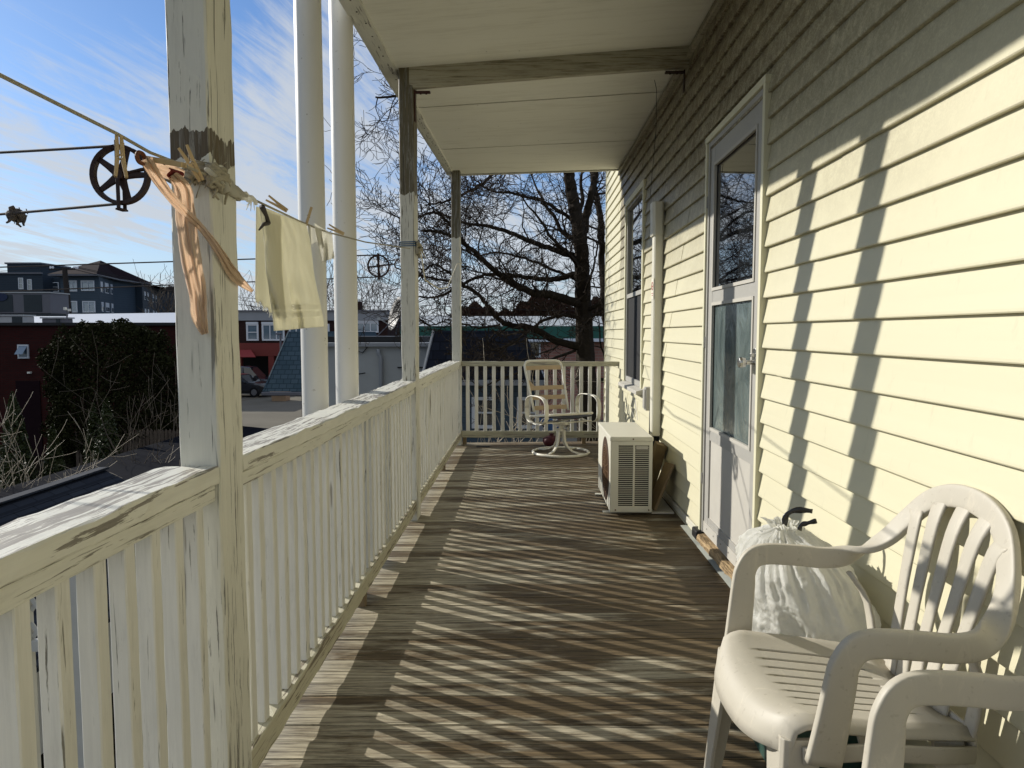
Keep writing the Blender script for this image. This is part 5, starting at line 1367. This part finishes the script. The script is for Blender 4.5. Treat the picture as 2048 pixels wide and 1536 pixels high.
# satellite dish on it
sd_ = thing('satellite_dish', 'dark satellite dish on tripod on the white outbuilding roof', 'satellite dish', onY(786, 680, YW_ + 1.5)); q = onY(790, 627, YW_ + 1.5)
m = MB(); n = Vector((-.82, -.45, .25)).normalized(); a_ = n.orthogonal().normalized(); bq = n.cross(a_); rings = []
for rr, dp_ in ((.46, .0), (.36, -.05), (.24, -.09), (.10, -.115), (.01, -.12)):
    rings.append([q + (a_ * math.cos(2 * math.pi * j / 28) + bq * math.sin(2 * math.pi * j / 28)) * rr + n * dp_ for j in range(28)])
m.loops(rings, cap=False); m.build('reflector', M['dish'], sd_, smooth=True, solid=.015)
m = MB(); m.tube([q - a_ * .3 * 0 + Vector((0, 0, -.4)), q + n * .45 + Vector((0, 0, -.25))], .015, 6); m.box(q + n * .45 + Vector((-.04, -.04, -.29)), q + n * .45 + Vector((.04, .04, -.2))); m.build('feed_arm', M['hvaclight'], sd_)
m = MB(); zb_ = wz + .24
for dx, dy in ((-.45, -.2), (.35, -.3), (.1, .4), (.0, 0)): m.tube([q - n * .12, Vector((q.x + dx, q.y + dy, zb_))], .016, 5)
m.build('mast', M['hvac'], sd_)
# --- dark mansard house right of it
YD = 15.5
dh = thing('neighbour_house', 'neighbouring house with dark mansard roof over blue clapboard beyond far railing', 'house', (-.8, YD, GZ))
tl = onY(869, 661, YD + .5); tr_ = onY(1048, 661, YD + .5); bl = onY(843, 800, YD); br = onY(1090, 760, YD); bz = br.z
m = MB(); m.loops([[(bl.x, YD, bz), (br.x, YD, bz), (br.x, YD + 6, bz), (bl.x, YD + 6, bz)], [(tl.x, YD + .5, tl.z), (tr_.x, YD + .5, tl.z), (tr_.x, YD + 5.5, tl.z), (tl.x, YD + 5.5, tl.z)]]); m.build('roof', M['shingle_dark'], dh)
MB().beam((bl.x, YD - .02, bz - .02), (tl.x - .02, YD + .48, tl.z), .05, .04).build('roof_edge', M['parapet'], dh)
MB().box((bl.x + .2, YD + .25, GZ), (br.x - .2, YD + 5.8, bz)).build('wall', M['bluesiding'], dh)
MB().box((bl.x - .05, YD - .06, bz - .12), (br.x + .05, YD + 5.9, bz - .002)).build('gutter', M['parapet'], dh)
window(dh, 950, 800, 985, 850, YD + .25, .07, (1, 2)); window(dh, 1040, 800, 1070, 850, YD + .25, .07, (1, 2))
# --- green fascia building
YQ = 34.0
gb = thing('green_fascia_building', 'long building with silver roof and green fascia behind bare tree', 'building', (2, YQ, GZ))
a = onY(800, 650, YQ); b_ = onY(1330, 650, YQ)
za, zb_, zc2 = onY(1000, 643, YQ).z, onY(1000, 652, YQ).z, onY(1000, 677, YQ).z
MB().loops([[(x, YQ, zb_), (x, YQ + 4, za + .35), (x, YQ + 12, za + .35), (x, YQ + 12, zb_)] for x in (a.x, b_.x)]).build('roof', M['silver'], gb)
MB().box((a.x, YQ - .05, zc2), (b_.x, YQ + .3, zb_)).build('fascia', M['green'], gb)
MB().box((a.x, YQ - .15, zc2 - .15), (b_.x, YQ + .3, zc2)).build('soffit', M['membrane'], gb)
MB().box((a.x, YQ + .6, GZ), (b_.x, YQ + 10, zc2)).build('wall', M['pinkbrick'], gb)
window(gb, 1060, 686, 1078, 712, YQ + .6, .08, (1, 1), .1)
# more roofs on the skyline so that the horizon is closed
for k, (u0, u1, v, Y, lab) in enumerate(((770, 900, 636, 75, 'low dark flat building on the skyline behind dish'), (900, 1010, 632, 95, 'distant low grey building behind the tree branches'))):
    a = onY(u0, v, Y); b_ = onY(u1, v, Y); t = thing('distant_building', lab, 'building', (a.x, Y, GZ), 'distant buildings on the skyline')
    MB().box((a.x, Y, GZ), (b_.x, Y + 10, a.z)).build('wall', M['aptdark'], t); MB().box((a.x - .2, Y - .2, a.z), (b_.x + .2, Y + 10.2, a.z + .25)).build('roof', M['hvac'], t)
    window(t, u0 + 20, v + 6, u0 + 30, v + 14, Y, .1, (1, 1))

# --- shed in yard
sh = thing('shed', 'small dark shingled shed roof in the yard below nearest railing', 'shed', (-6.3, 8, GZ))
RZ = -.95; r1 = onZ(206, 938, RZ); r0 = onZ(-10, 1003, RZ); xr_ = r1.x; yr1 = r1.y
m = MB(); ex = xr_ + 2.0; ez = RZ - 1.05
m.loops([[(xr_, y, RZ), (ex, y, ez), (ex, y, ez - .06), (xr_, y, RZ - .08), (xr_ - 2, y, ez - .06), (xr_ - 2, y, ez)] for y in (2.5, yr1)])
m.build('roof', M['shingle_shed'], sh)
st_ = MB(); 
for k in range(13):
    f = (k + .5) / 13; st_.beam((xr_ + 2.0 * f, 2.5, RZ - 1.05 * f + .004), (xr_ + 2.0 * f, yr1 + .01, RZ - 1.05 * f + .004), .012, .010, ch=.002, seg=6, jit=.0015)
st_.build('shingle_course', M['shingle_shed'], sh)
MB().beam((xr_, 2.45, RZ + .01), (xr_, yr1 + .03, RZ + .01), .16, .03, seg=10, jit=.003).build('ridge_cap', M['shingle_shed'], sh)
MB().box((xr_ - 1.7, 2.7, GZ), (ex - .25, yr1 - .2, ez - .0)).build('wall', M['lattice'], sh)
m = MB(); 
m.poly([(xr_ - 1.7, yr1 - .2, ez), (ex - .25, yr1 - .2, ez), (xr_, yr1 - .2, RZ - .1)]); m.build('gable', M['lattice'], sh)
# lattice panel seen through the balusters
lt = thing('lattice_panel', 'white lattice garden panel below the nearest railing', 'lattice', (-4.2, 4.6, GZ))
p = onY(100, 1280, 3.6)
lx0, lx1, lz0, lz1, ly = onY(45, 1100, 3.8).x, onY(150, 1100, 3.8).x, onY(60, 1290, 3.8).z, onY(60, 1130, 3.8).z, 3.8
fr_ = MB()
for x in (lx0, lx1): fr_.box((x - .03, ly - .02, GZ), (x + .03, ly + .02, lz1))
for z in (lz0, lz1): fr_.box((lx0 + .03, ly - .019, z - .03), (lx1 - .03, ly + .019, z + .03))
fr_.build('frame', M['lattice'], lt)
sl2 = MB(); w_ = lx1 - lx0; h_ = lz1 - lz0
for s in (-1, 1):
    for k in range(-6, 10):
        x_ = lx0 + k * .11
        pts = []
        for z in (lz0 + .03, lz1 - .03):
            xx = x_ + (z - lz0) * .7 * s + (0 if s > 0 else h_ * .5); pts.append((xx, z))
        (xa, za_), (xb, zb2) = pts
        def cl(x, xa, za_, xb, zb2): return za_ + (zb2 - za_) * (x - xa) / (xb - xa)
        lo_, hi_ = lx0 + .03, lx1 - .03
        if max(xa, xb) < lo_ or min(xa, xb) > hi_: continue
        A_ = (min(max(xa, lo_), hi_)); A_ = (A_, cl(A_, xa, za_, xb, zb2)); B_ = (min(max(xb, lo_), hi_)); B_ = (B_, cl(B_, xa, za_, xb, zb2))
        if abs(A_[0] - B_[0]) > .02: sl2.beam((A_[0], ly + .005 * s, A_[1]), (B_[0], ly + .005 * s, B_[1]), .008, .025, ch=.001)
sl2.build('lattice_strips', M['lattice'], lt)

# picket fence
YK = 20.0
fe = thing('picket_fence', 'weathered wooden picket fence at the foot of arborvitae', 'fence', (-12, YK, GZ))
x0 = onY(150, 860, YK).x; x1 = onY(470, 860, YK).x; zt = onY(280, 858, YK).z
m = MB(); x = x0
while x < x1:
    hgt = zt + random.uniform(-.02, .02)
    m.poly([(x, YK, GZ), (x + .085, YK, GZ), (x + .085, YK, hgt - .06), (x + .0425, YK, hgt), (x, YK, hgt - .06)]); x += .11
m.build('pickets', M['fence'], fe, solid=.02)
m = MB(); m.box((x0, YK + .012, zt - .35), (x1, YK + .05, zt - .27)); m.box((x0, YK + .012, GZ + .3), (x1, YK + .05, GZ + .38)); m.build('rail', M['fence'], fe)

# ------------------------------------------------------------------ vegetation
def leafmass(name, label, c, rx, ry, rz_, n, size, mat, cat='shrub', shape='round', seed=1, group=None, stem=.06):
    rn = random.Random(seed); c = Vector(c); t = thing(name, label, cat, (c.x, c.y, GZ), group); m = MB()
    clumps = [(Vector((rn.gauss(0, 1), rn.gauss(0, 1), rn.gauss(0, 1))).normalized(), rn.uniform(.10, .24)) for _ in range(46)]
    for k in range(n):
        d = Vector((rn.gauss(0, 1), rn.gauss(0, 1), rn.gauss(0, 1))).normalized()
        bl_ = 0
        for cd, cs in clumps:
            dd = (d - cd).length
            if dd < .34: bl_ = max(bl_, cs * (1 - dd / .34))
        rad = (rn.uniform(.62, 1.0) ** .5) * (.86 + bl_)
        p = Vector((d.x * rx * rad, d.y * ry * rad, d.z * rz_ * rad))
        if shape == 'cone':
            h = rn.random() ** 1.3; rr = (1 - h) ** .75 * (.75 + .35 * rn.random()) * (1 + .18 * math.sin(h * 31 + d.x * 3)); a = rn.uniform(0, 6.283); p = Vector((math.cos(a) * rx * rr, math.sin(a) * ry * rr, (h * 2 - 1) * rz_))
        elif shape == 'barrel':
            z = rn.uniform(-1, 1); a = rn.uniform(0, 6.283); q = (1 - abs(z) ** 5.5) ** .5; e_ = Vector((math.cos(a), math.sin(a), z))
            nz = 1 + .22 * noise.noise(e_ * 2.1 + Vector((seed, 0, 0))) + .20 * noise.noise(e_ * 5.2)
            r_ = rn.uniform(.72, 1.0) ** .6 * nz; p = Vector((math.cos(a) * rx * q * r_, math.sin(a) * ry * q * r_, z * rz_ * (1 + .06 * noise.noise(e_ * 4))))
            p.z += .35 * max(0, noise.noise(Vector((p.x * 3.1, p.y * 3.1, seed)))) * (z > .6)
        p += c
        if p.z < GZ: continue
        u_ = Vector((rn.gauss(0, 1), rn.gauss(0, 1), rn.gauss(0, 1) + .6)).normalized(); v_ = u_.cross(Vector((rn.gauss(0, 1), rn.gauss(0, 1), rn.gauss(0, 1)))).normalized(); s = size * rn.uniform(.6, 1.3)
        m.poly([p - v_ * s * .35, p + u_ * s * .6, p + v_ * s * .35 + u_ * s * .1, p - u_ * s * .5])
    m.build('foliage', mat, t)
    MB().tube([(c.x, c.y, GZ), (c.x + .05, c.y, GZ + (c.z - GZ) * .6), (c.x, c.y, c.z + rz_ * .5)], [stem, stem * .8, stem * .3], 7).build('trunk', M['bark'], t)
    return t
cE = onY(212, 770, 20.8); ew = (onY(330, 700, 20.8).x - onY(88, 700, 20.8).x) / 2; etop = onY(200, 653, 20.8).z; 
leafmass('evergreen_shrub', 'large rounded glossy evergreen against the dark brick wall', (cE.x, 21.2, (etop + GZ) / 2 + .10), ew * .97, 1.5, (etop - GZ) / 2 - .05, 46000, .085, M['leaf'], 'shrub', 'barrel', 4)
for k, (u, v0, Y, w_, lab) in enumerate(((186, 808, 17.5, .33, 'left arborvitae of the pair before the large evergreen'), (212, 797, 17.2, .42, 'right arborvitae of the pair before the large evergreen'), (25, 785, 17, .45, 'arborvitae at left edge in front of brick wall'), (105, 850, 17.6, .3, 'short arborvitae between the left edge and the pair'))):
    tp_ = onY(u, v0, Y); h_ = (tp_.z - GZ); leafmass('arborvitae', lab, (tp_.x, Y, GZ + h_ / 2), w_, w_, h_ / 2, 7000, .07, M['leafdark'], 'arborvitae', 'cone', 20 + k, 'arborvitae in the yard', .04)

def grow(m, rn, p, d, L, r, lvl, maxl, kids, curve=.25, upb=.06, twig=None, rmin=.004):
    n = max(3, int(4 + L * 5)); pts = [p]; rad = [r]; dd = d.normalized()
    for i in range(n):
        dd = (dd + Vector((rn.gauss(0, curve), rn.gauss(0, curve), rn.gauss(0, curve) + upb))).normalized(); p = p + dd * L / n; pts.append(p); rad.append(max(rmin, r * (1 - .8 * (i + 1) / n)))
    (twig if (twig is not None and lvl >= 2) else m).tube(pts, rad, 6 if r > .05 else 4 if r > .015 else 3, cap=False)
    if lvl >= maxl: return
    k = kids[lvl] if lvl < len(kids) else 3
    for q in range(k):
        f = rn.uniform(.18, 1.0); i = min(int(f * n), n - 1); a = pts[i].lerp(pts[i + 1], f * n - i)
        ax = (pts[i + 1] - pts[i]).normalized(); o = ax.orthogonal().normalized(); o.rotate(Matrix.Rotation(rn.uniform(0, 6.283), 3, ax)); nd = (ax * rn.uniform(.4, 1.0) + o * rn.uniform(.6, 1.1)).normalized()
        grow(m, rn, a, nd, L * rn.uniform(.32, .62), rad[i] * rn.uniform(.45, .7), lvl + 1, maxl, kids, curve, upb, twig, rmin)

def guided(m, tw, rn, wps, r0, r1, Y0, Y1, subs, sublen, maxl=3, kids=(0, 7, 4)):
    n = len(wps); ctrl = [onY(u, v, Y0 + (Y1 - Y0) * i / (n - 1) + (rn.gauss(0, .15) if 0 < i < n - 1 else 0)) for i, (u, v) in enumerate(wps)]
    pts = crs(ctrl, 8 * (n - 1)); k = len(pts)
    pts = [p + Vector((rn.gauss(0, .007), rn.gauss(0, .007), rn.gauss(0, .007))) for p in pts]
    rad = [r0 + (r1 - r0) * (i / (k - 1)) ** .8 for i in range(k)]
    m.tube(pts, rad, 10 if r0 > .08 else 7, cap=True)
    for q in range(subs):
        f = .08 + .92 * (q + rn.random()) / subs; i = min(int(f * (k - 1)), k - 2); a = pts[i]; ax = (pts[i + 1] - pts[i]).normalized()
        o = ax.orthogonal().normalized(); o.rotate(Matrix.Rotation(rn.uniform(0, 6.283), 3, ax)); nd = (ax * rn.uniform(.3, 1.1) + o).normalized()
        grow(m, rn, a, nd, sublen * rn.uniform(.5, 1.15), max(.010, rad[i] * rn.uniform(.25, .45)), 1, maxl, kids, .22, .05, tw)
    return pts
YT = 12.5
bt_ = thing('bare_tree', 'large dark bare tree with spreading limbs beyond the far railing', 'tree', (onY(1172, 760, YT).x, YT, GZ))
m = MB(); tw = MB(); rn = random.Random(11)
base = onY(1174, 790, YT); base.z = GZ
tr0 = [(1176, 1050), (1174, 800), (1170, 700), (1167, 620), (1164, 550), (1160, 480), (1148, 410), (1136, 340), (1120, 250), (1100, 120), (1085, -60)]
guided(m, tw, rn, tr0, .21, .06, YT, YT, 8, 1.8)
guided(m, tw, rn, [(1162, 500), (1172, 430), (1184, 385), (1192, 345), (1205, 260), (1230, 120)], .085, .04, YT, YT + .5, 7, 1.4)
L_ = [([(1155, 606), (1105, 590), (1060, 583), (1015, 562), (975, 528), (935, 492), (890, 467), (845, 462)], .085, .02, YT, YT - 1.5, 16, 1.6),
      ([(1160, 515), (1110, 500), (1060, 482), (1020, 465), (975, 452), (925, 445), (870, 420)], .06, .018, YT, YT - .8, 15, 1.5),
      ([(1155, 692), (1110, 680), (1060, 655), (1020, 650), (990, 632), (965, 598), (930, 572), (880, 560), (830, 548)], .075, .014, YT, YT - 1.2, 18, 1.4),
      ([(1160, 545), (1110, 558), (1060, 556), (1000, 548), (950, 556), (890, 588), (860, 595), (835, 592)], .055, .014, YT, YT + .5, 17, 1.4),
      ([(1165, 565), (1120, 545), (1060, 520), (1000, 505), (950, 510), (900, 480)], .035, .012, YT, YT + 1, 12, 1.3),
      ([(935, 492), (900, 450), (870, 425), (835, 435), (800, 440)], .03, .01, YT - 1.3, YT - 2, 14, 1.1),
      ([(930, 572), (890, 540), (865, 530), (840, 550), (825, 575)], .025, .01, YT - 1.2, YT - 1.8, 12, 1.0),
      ([(1140, 350), (1080, 310), (1010, 330), (960, 370), (900, 400), (850, 410)], .05, .012, YT, YT - 1.5, 15, 1.4),
      ([(1120, 240), (1040, 200), (960, 170), (880, 180), (810, 190), (750, 195)], .07, .014, YT, YT - 1.6, 14, 1.2),
      ([(1110, 180), (1000, 90), (900, 60), (820, 70), (760, 90)], .06, .012, YT, YT - 1.2, 9, 1.1),
      ([(1155, 450), (1100, 410), (1040, 390), (980, 380), (940, 350)], .04, .012, YT, YT + .6, 13, 1.3),
      ([(1165, 640), (1130, 630), (1090, 640), (1060, 660), (1020, 690), (980, 700)], .04, .012, YT, YT - 1.5, 14, 1.0),
      ([(1165, 660), (1180, 640), (1200, 620), (1225, 600)], .03, .012, YT, YT - .8, 9, .9),
      ([(1160, 600), (1180, 560), (1192, 510), (1200, 460)], .03, .012, YT, YT - .5, 9, .9),
      ([(1150, 700), (1100, 720), (1050, 740), (1000, 760), (950, 780)], .03, .01, YT, YT - 1.5, 14, .9),
      ([(1000, 650), (950, 655), (900, 640), (870, 650), (840, 645)], .02, .008, YT - .8, YT - 1.5, 12, .9)]
for a in L_: guided(m, tw, rn, a[0], a[1], a[2], a[3], a[4], a[5], a[6])
m.build('trunk', M['bark'], bt_); tw.build('twigs', M['twig'], bt_)
b2 = thing('bare_tree', 'second slimmer bare trunk rising right beside house corner', 'tree', (onY(1206, 760, 14).x, 14, GZ)); m = MB(); tw = MB()
guided(m, tw, rn, [(1222, 1000), (1216, 700), (1208, 600), (1204, 520), (1202, 440), (1188, 370), (1180, 300), (1160, 120)], .10, .04, 14.2, 14.2, 22, 1.3)
m.build('trunk', M['bark'], b2); tw.build('twigs', M['twig'], b2)

def small_tree(label, u, v_base, v_top, Y, spread, seed, mat='twigfar', group='bare trees far behind the roofs', kids=(9, 6, 4), r0=.12):
    p = onY(u, v_base, Y); q = onY(u, v_top, Y); t = thing('distant_tree', label, 'tree', (p.x, Y, GZ), group); rn = random.Random(seed); m = MB(); tw = MB()
    H_ = q.z - GZ; base = Vector((p.x, Y, GZ)); m.tube([base, base + Vector((.1, 0, H_ * .45))], [r0, r0 * .7], 6)
    for k in range(kids[0]):
        f = rn.uniform(.25, .45) * H_; a = rn.uniform(0, 6.28); d = Vector((math.cos(a) * spread, math.sin(a) * spread, 1.0)); grow(m, rn, base + Vector((.1, 0, f)), d, H_ - f, r0 * .5, 1, 3, (0, kids[1], kids[2]), .10, .05, tw, .010 * Y / 40)
    m.build('trunk', M[mat], t); tw.build('twigs', M[mat], t)
small_tree('pale feathery bare tree left of small pulley', 735, 625, 545, 62, .28, 3)
small_tree('rounded bare tree top above the shop cornice', 517, 640, 600, 70, .9, 5)
small_tree('bare tree just right of the apartment block', 338, 640, 575, 75, .5, 8)
small_tree('bare tree seen between the two white pipes', 657, 625, 555, 66, .35, 13)
# distant reddish wood: many bare crowns reading as one mass
rn = random.Random(5); m = MB()
for k in range(26000):
    u = rn.uniform(880, 1290); env = 598 + 14 * math.sin(u * .045) + 26 * abs((u - 1130) / 190) ** 1.6 + 5 * math.sin(u * .21)
    v = env + (660 - env) * rn.random() ** 1.1; Y = rn.uniform(88, 100); p = onY(u, v, Y); s = rn.uniform(.14, .4)
    a_ = Vector((rn.gauss(0, .5), rn.gauss(0, .5), 1)).normalized(); b3 = a_.orthogonal(); m.poly([p - b3 * s * .3, p + a_ * s, p + b3 * s * .3, p - a_ * s * .5])
tag(m.build('distant_wood', M['wood_far']), 'reddish brown mass of winter woodland on the skyline', 'woodland', kind='stuff')

# bare shrubs with pale shoots
def shoots(label, u, Y, n, hmin, hmax, lean, seed, r=.012, mat='twiglight', zb=GZ):
    rn = random.Random(seed); p = onY(u, 900, Y); base = Vector((p.x, Y, zb)); t = thing('bare_shrub', label, 'shrub', base, 'bare shrubs in the yard'); m = MB(); tw = MB()
    for k in range(n):
        a = rn.uniform(0, 6.283); H_ = rn.uniform(hmin, hmax) * .95; d = Vector((math.cos(a) * lean, math.sin(a) * lean, 1)).normalized(); b0 = base + Vector((rn.gauss(0, .25), rn.gauss(0, .2), 0))
        grow(m, rn, b0, d, H_, r * rn.uniform(.8, 1.5), 1, 3, (0, 4, 2), .055, .05, tw, .004)
    m.build('stems', M[mat], t); tw.build('twigs', M[mat], t)
shoots('bare shrub with long pale shoots at the left edge behind shed', 20, 12.2, 8, 1.8, 3.0, .5, 31)
shoots('bare shrub with pale whips right of left edge shrub', 120, 12.6, 7, 1.6, 2.9, .45, 32)
shoots('low bare shrub behind the shed ridge end', 215, 13.0, 7, .9, 1.9, .5, 33)
shoots('tall grey bare shrub in front of the large evergreen', 290, 16.5, 6, 2.4, 4.2, .55, 34, .016, 'twigfar')
shoots('twiggy bare shrub beside nearest post before the fence', 330, 15.0, 6, 1.6, 3.6, .4, 35, .012, 'twigfar')
shoots('low tangled shrub under the picket fence', 300, 14.0, 9, .6, 1.6, .7, 36)
shoots('tangled bare shrub beyond the far railing', 1000, 11.5, 16, 1.8, 3.2, .6, 37, .012)
shoots('tangled bare shrub under the far tree', 1120, 11.0, 16, 1.8, 3.3, .6, 38, .012)
# long tree west of the yard whose branches only reflect in the door glass is left out; grass tufts
rn = random.Random(9); m = MB()
for k in range(9000):
    x, y_ = rn.uniform(-16, -2.5), rn.uniform(5, 19); s = rn.uniform(.03, .12); a = rn.uniform(0, 3.14); m.poly([(x - .01, y_, GZ), (x + .01, y_ + .01, GZ), (x + rn.gauss(0, .04), y_ + rn.gauss(0, .04), GZ + s)])
tag(m.build('grass', M['twig']), 'sparse dead grass tufts in the yard', 'grass', kind='stuff')

# ================================================================== LIGHT
AZ = R(30.5); EL = R(24.8)
sd3 = Vector((-math.cos(AZ) * math.cos(EL), math.sin(AZ) * math.cos(EL), math.sin(EL)))
sl = bpy.data.lights.new('sun', 'SUN'); sl.energy = 4.9; sl.angle = R(.5); sl.color = (1.0, .95, .86)
so = bpy.data.objects.new('sun', sl); col.objects.link(so); so.rotation_euler = sd3.to_track_quat('Z', 'Y').to_euler(); so.location = (-5, 5, 8)
wd = bpy.data.worlds.new('World'); sc.world = wd; wd.use_nodes = True; nt = wd.node_tree; nt.nodes.clear()
def wnode(t, **k):
    x = nt.nodes.new(t)
    for a, b_ in k.items(): setattr(x, a, b_)
    return x
out = wnode('ShaderNodeOutputWorld'); bgn = wnode('ShaderNodeBackground'); bgn.inputs[1].default_value = .115; nt.links.new(bgn.outputs[0], out.inputs[0])
sky = wnode('ShaderNodeTexSky', sky_type='NISHITA'); sky.sun_disc = False; sky.sun_elevation = EL; sky.sun_rotation = math.atan2(sd3.x, sd3.y); sky.altitude = 50; sky.air_density = 1.0; sky.dust_density = .4; sky.ozone_density = 2.0
tc = wnode('ShaderNodeTexCoord'); sp_ = wnode('ShaderNodeSeparateXYZ'); nt.links.new(tc.outputs['Generated'], sp_.inputs[0])
def wm(op, a, b_=0.0):
    x = wnode('ShaderNodeMath', operation=op)
    for i, v in enumerate((a, b_)):
        if isinstance(v, (int, float)): x.inputs[i].default_value = v
        else: nt.links.new(v, x.inputs[i])
    return x.outputs[0]
den = wm('ADD', wm('MAXIMUM', sp_.outputs[2], 0.0), .10)
cx_ = wnode('ShaderNodeCombineXYZ'); nt.links.new(wm('DIVIDE', sp_.outputs[0], den), cx_.inputs[0]); nt.links.new(wm('DIVIDE', sp_.outputs[1], den), cx_.inputs[1])
def wnoise(scale, s, det, rough, dist, rot, off=(0, 0, 0)):
    mp = wnode('ShaderNodeMapping', vector_type='TEXTURE'); mp.inputs['Scale'].default_value = tuple(1 / q for q in scale); mp.inputs['Rotation'].default_value = (0, 0, rot); mp.inputs['Location'].default_value = off; nt.links.new(cx_.outputs[0], mp.inputs[0])
    x = wnode('ShaderNodeTexNoise'); x.inputs['Scale'].default_value = s; x.inputs['Detail'].default_value = det; x.inputs['Roughness'].default_value = rough; x.inputs['Distortion'].default_value = dist
    nt.links.new(mp.outputs[0], x.inputs['Vector']); return x.outputs['Fac']
n1 = wnoise((.50, 1.8, 1), .75, 9, .62, 1.3, R(92), (3.1, 1.2, 0)); n2 = wnoise((.9, 1.3, 1), .45, 5, .5, .6, R(15), (5.2, 5, 0)); n3 = wnoise((.6, 3.6, 1), 1.5, 9, .70, 1.8, R(78), (1, 9, 0))
cs = wm('ADD', wm('ADD', wm('MULTIPLY', n1, .42), wm('MULTIPLY', n2, .30)), wm('MULTIPLY', n3, .30))
rmp = wnode('ShaderNodeValToRGB'); rmp.color_ramp.elements[0].position = .445; rmp.color_ramp.elements[1].position = .59; rmp.color_ramp.interpolation = 'EASE'; nt.links.new(cs, rmp.inputs[0])
mr = wnode('ShaderNodeMapRange'); mr.inputs['From Min'].default_value = 0.0; mr.inputs['From Max'].default_value = .22; mr.inputs['To Min'].default_value = .72; mr.inputs['To Max'].default_value = 0; nt.links.new(sp_.outputs[2], mr.inputs['Value'])
cov = wm('MINIMUM', wm('ADD', wm('MULTIPLY', rmp.outputs[0], .88), mr.outputs[0]), .92)
mx = wnode('ShaderNodeMix', data_type='RGBA'); nt.links.new(cov, mx.inputs[0]); tn = wnode('ShaderNodeMix', data_type='RGBA', blend_type='MULTIPLY'); tn.inputs[0].default_value = 1; nt.links.new(sky.outputs[0], tn.inputs[6]); tn.inputs[7].default_value = (.60, .78, 1.02, 1)
nt.links.new(tn.outputs[2], mx.inputs[6]); mx.inputs[7].default_value = (5.0, 5.35, 5.8, 1)
nt.links.new(mx.outputs[2], bgn.inputs[0])

sc.view_settings.view_transform = 'Standard'; sc.view_settings.look = 'None'; sc.view_settings.exposure = .08; sc.view_settings.gamma = 1
sc.render.engine = 'CYCLES'; sc.render.resolution_x = 1024; sc.render.resolution_y = 768
sc.cycles.max_bounces = 6; sc.cycles.diffuse_bounces = 4
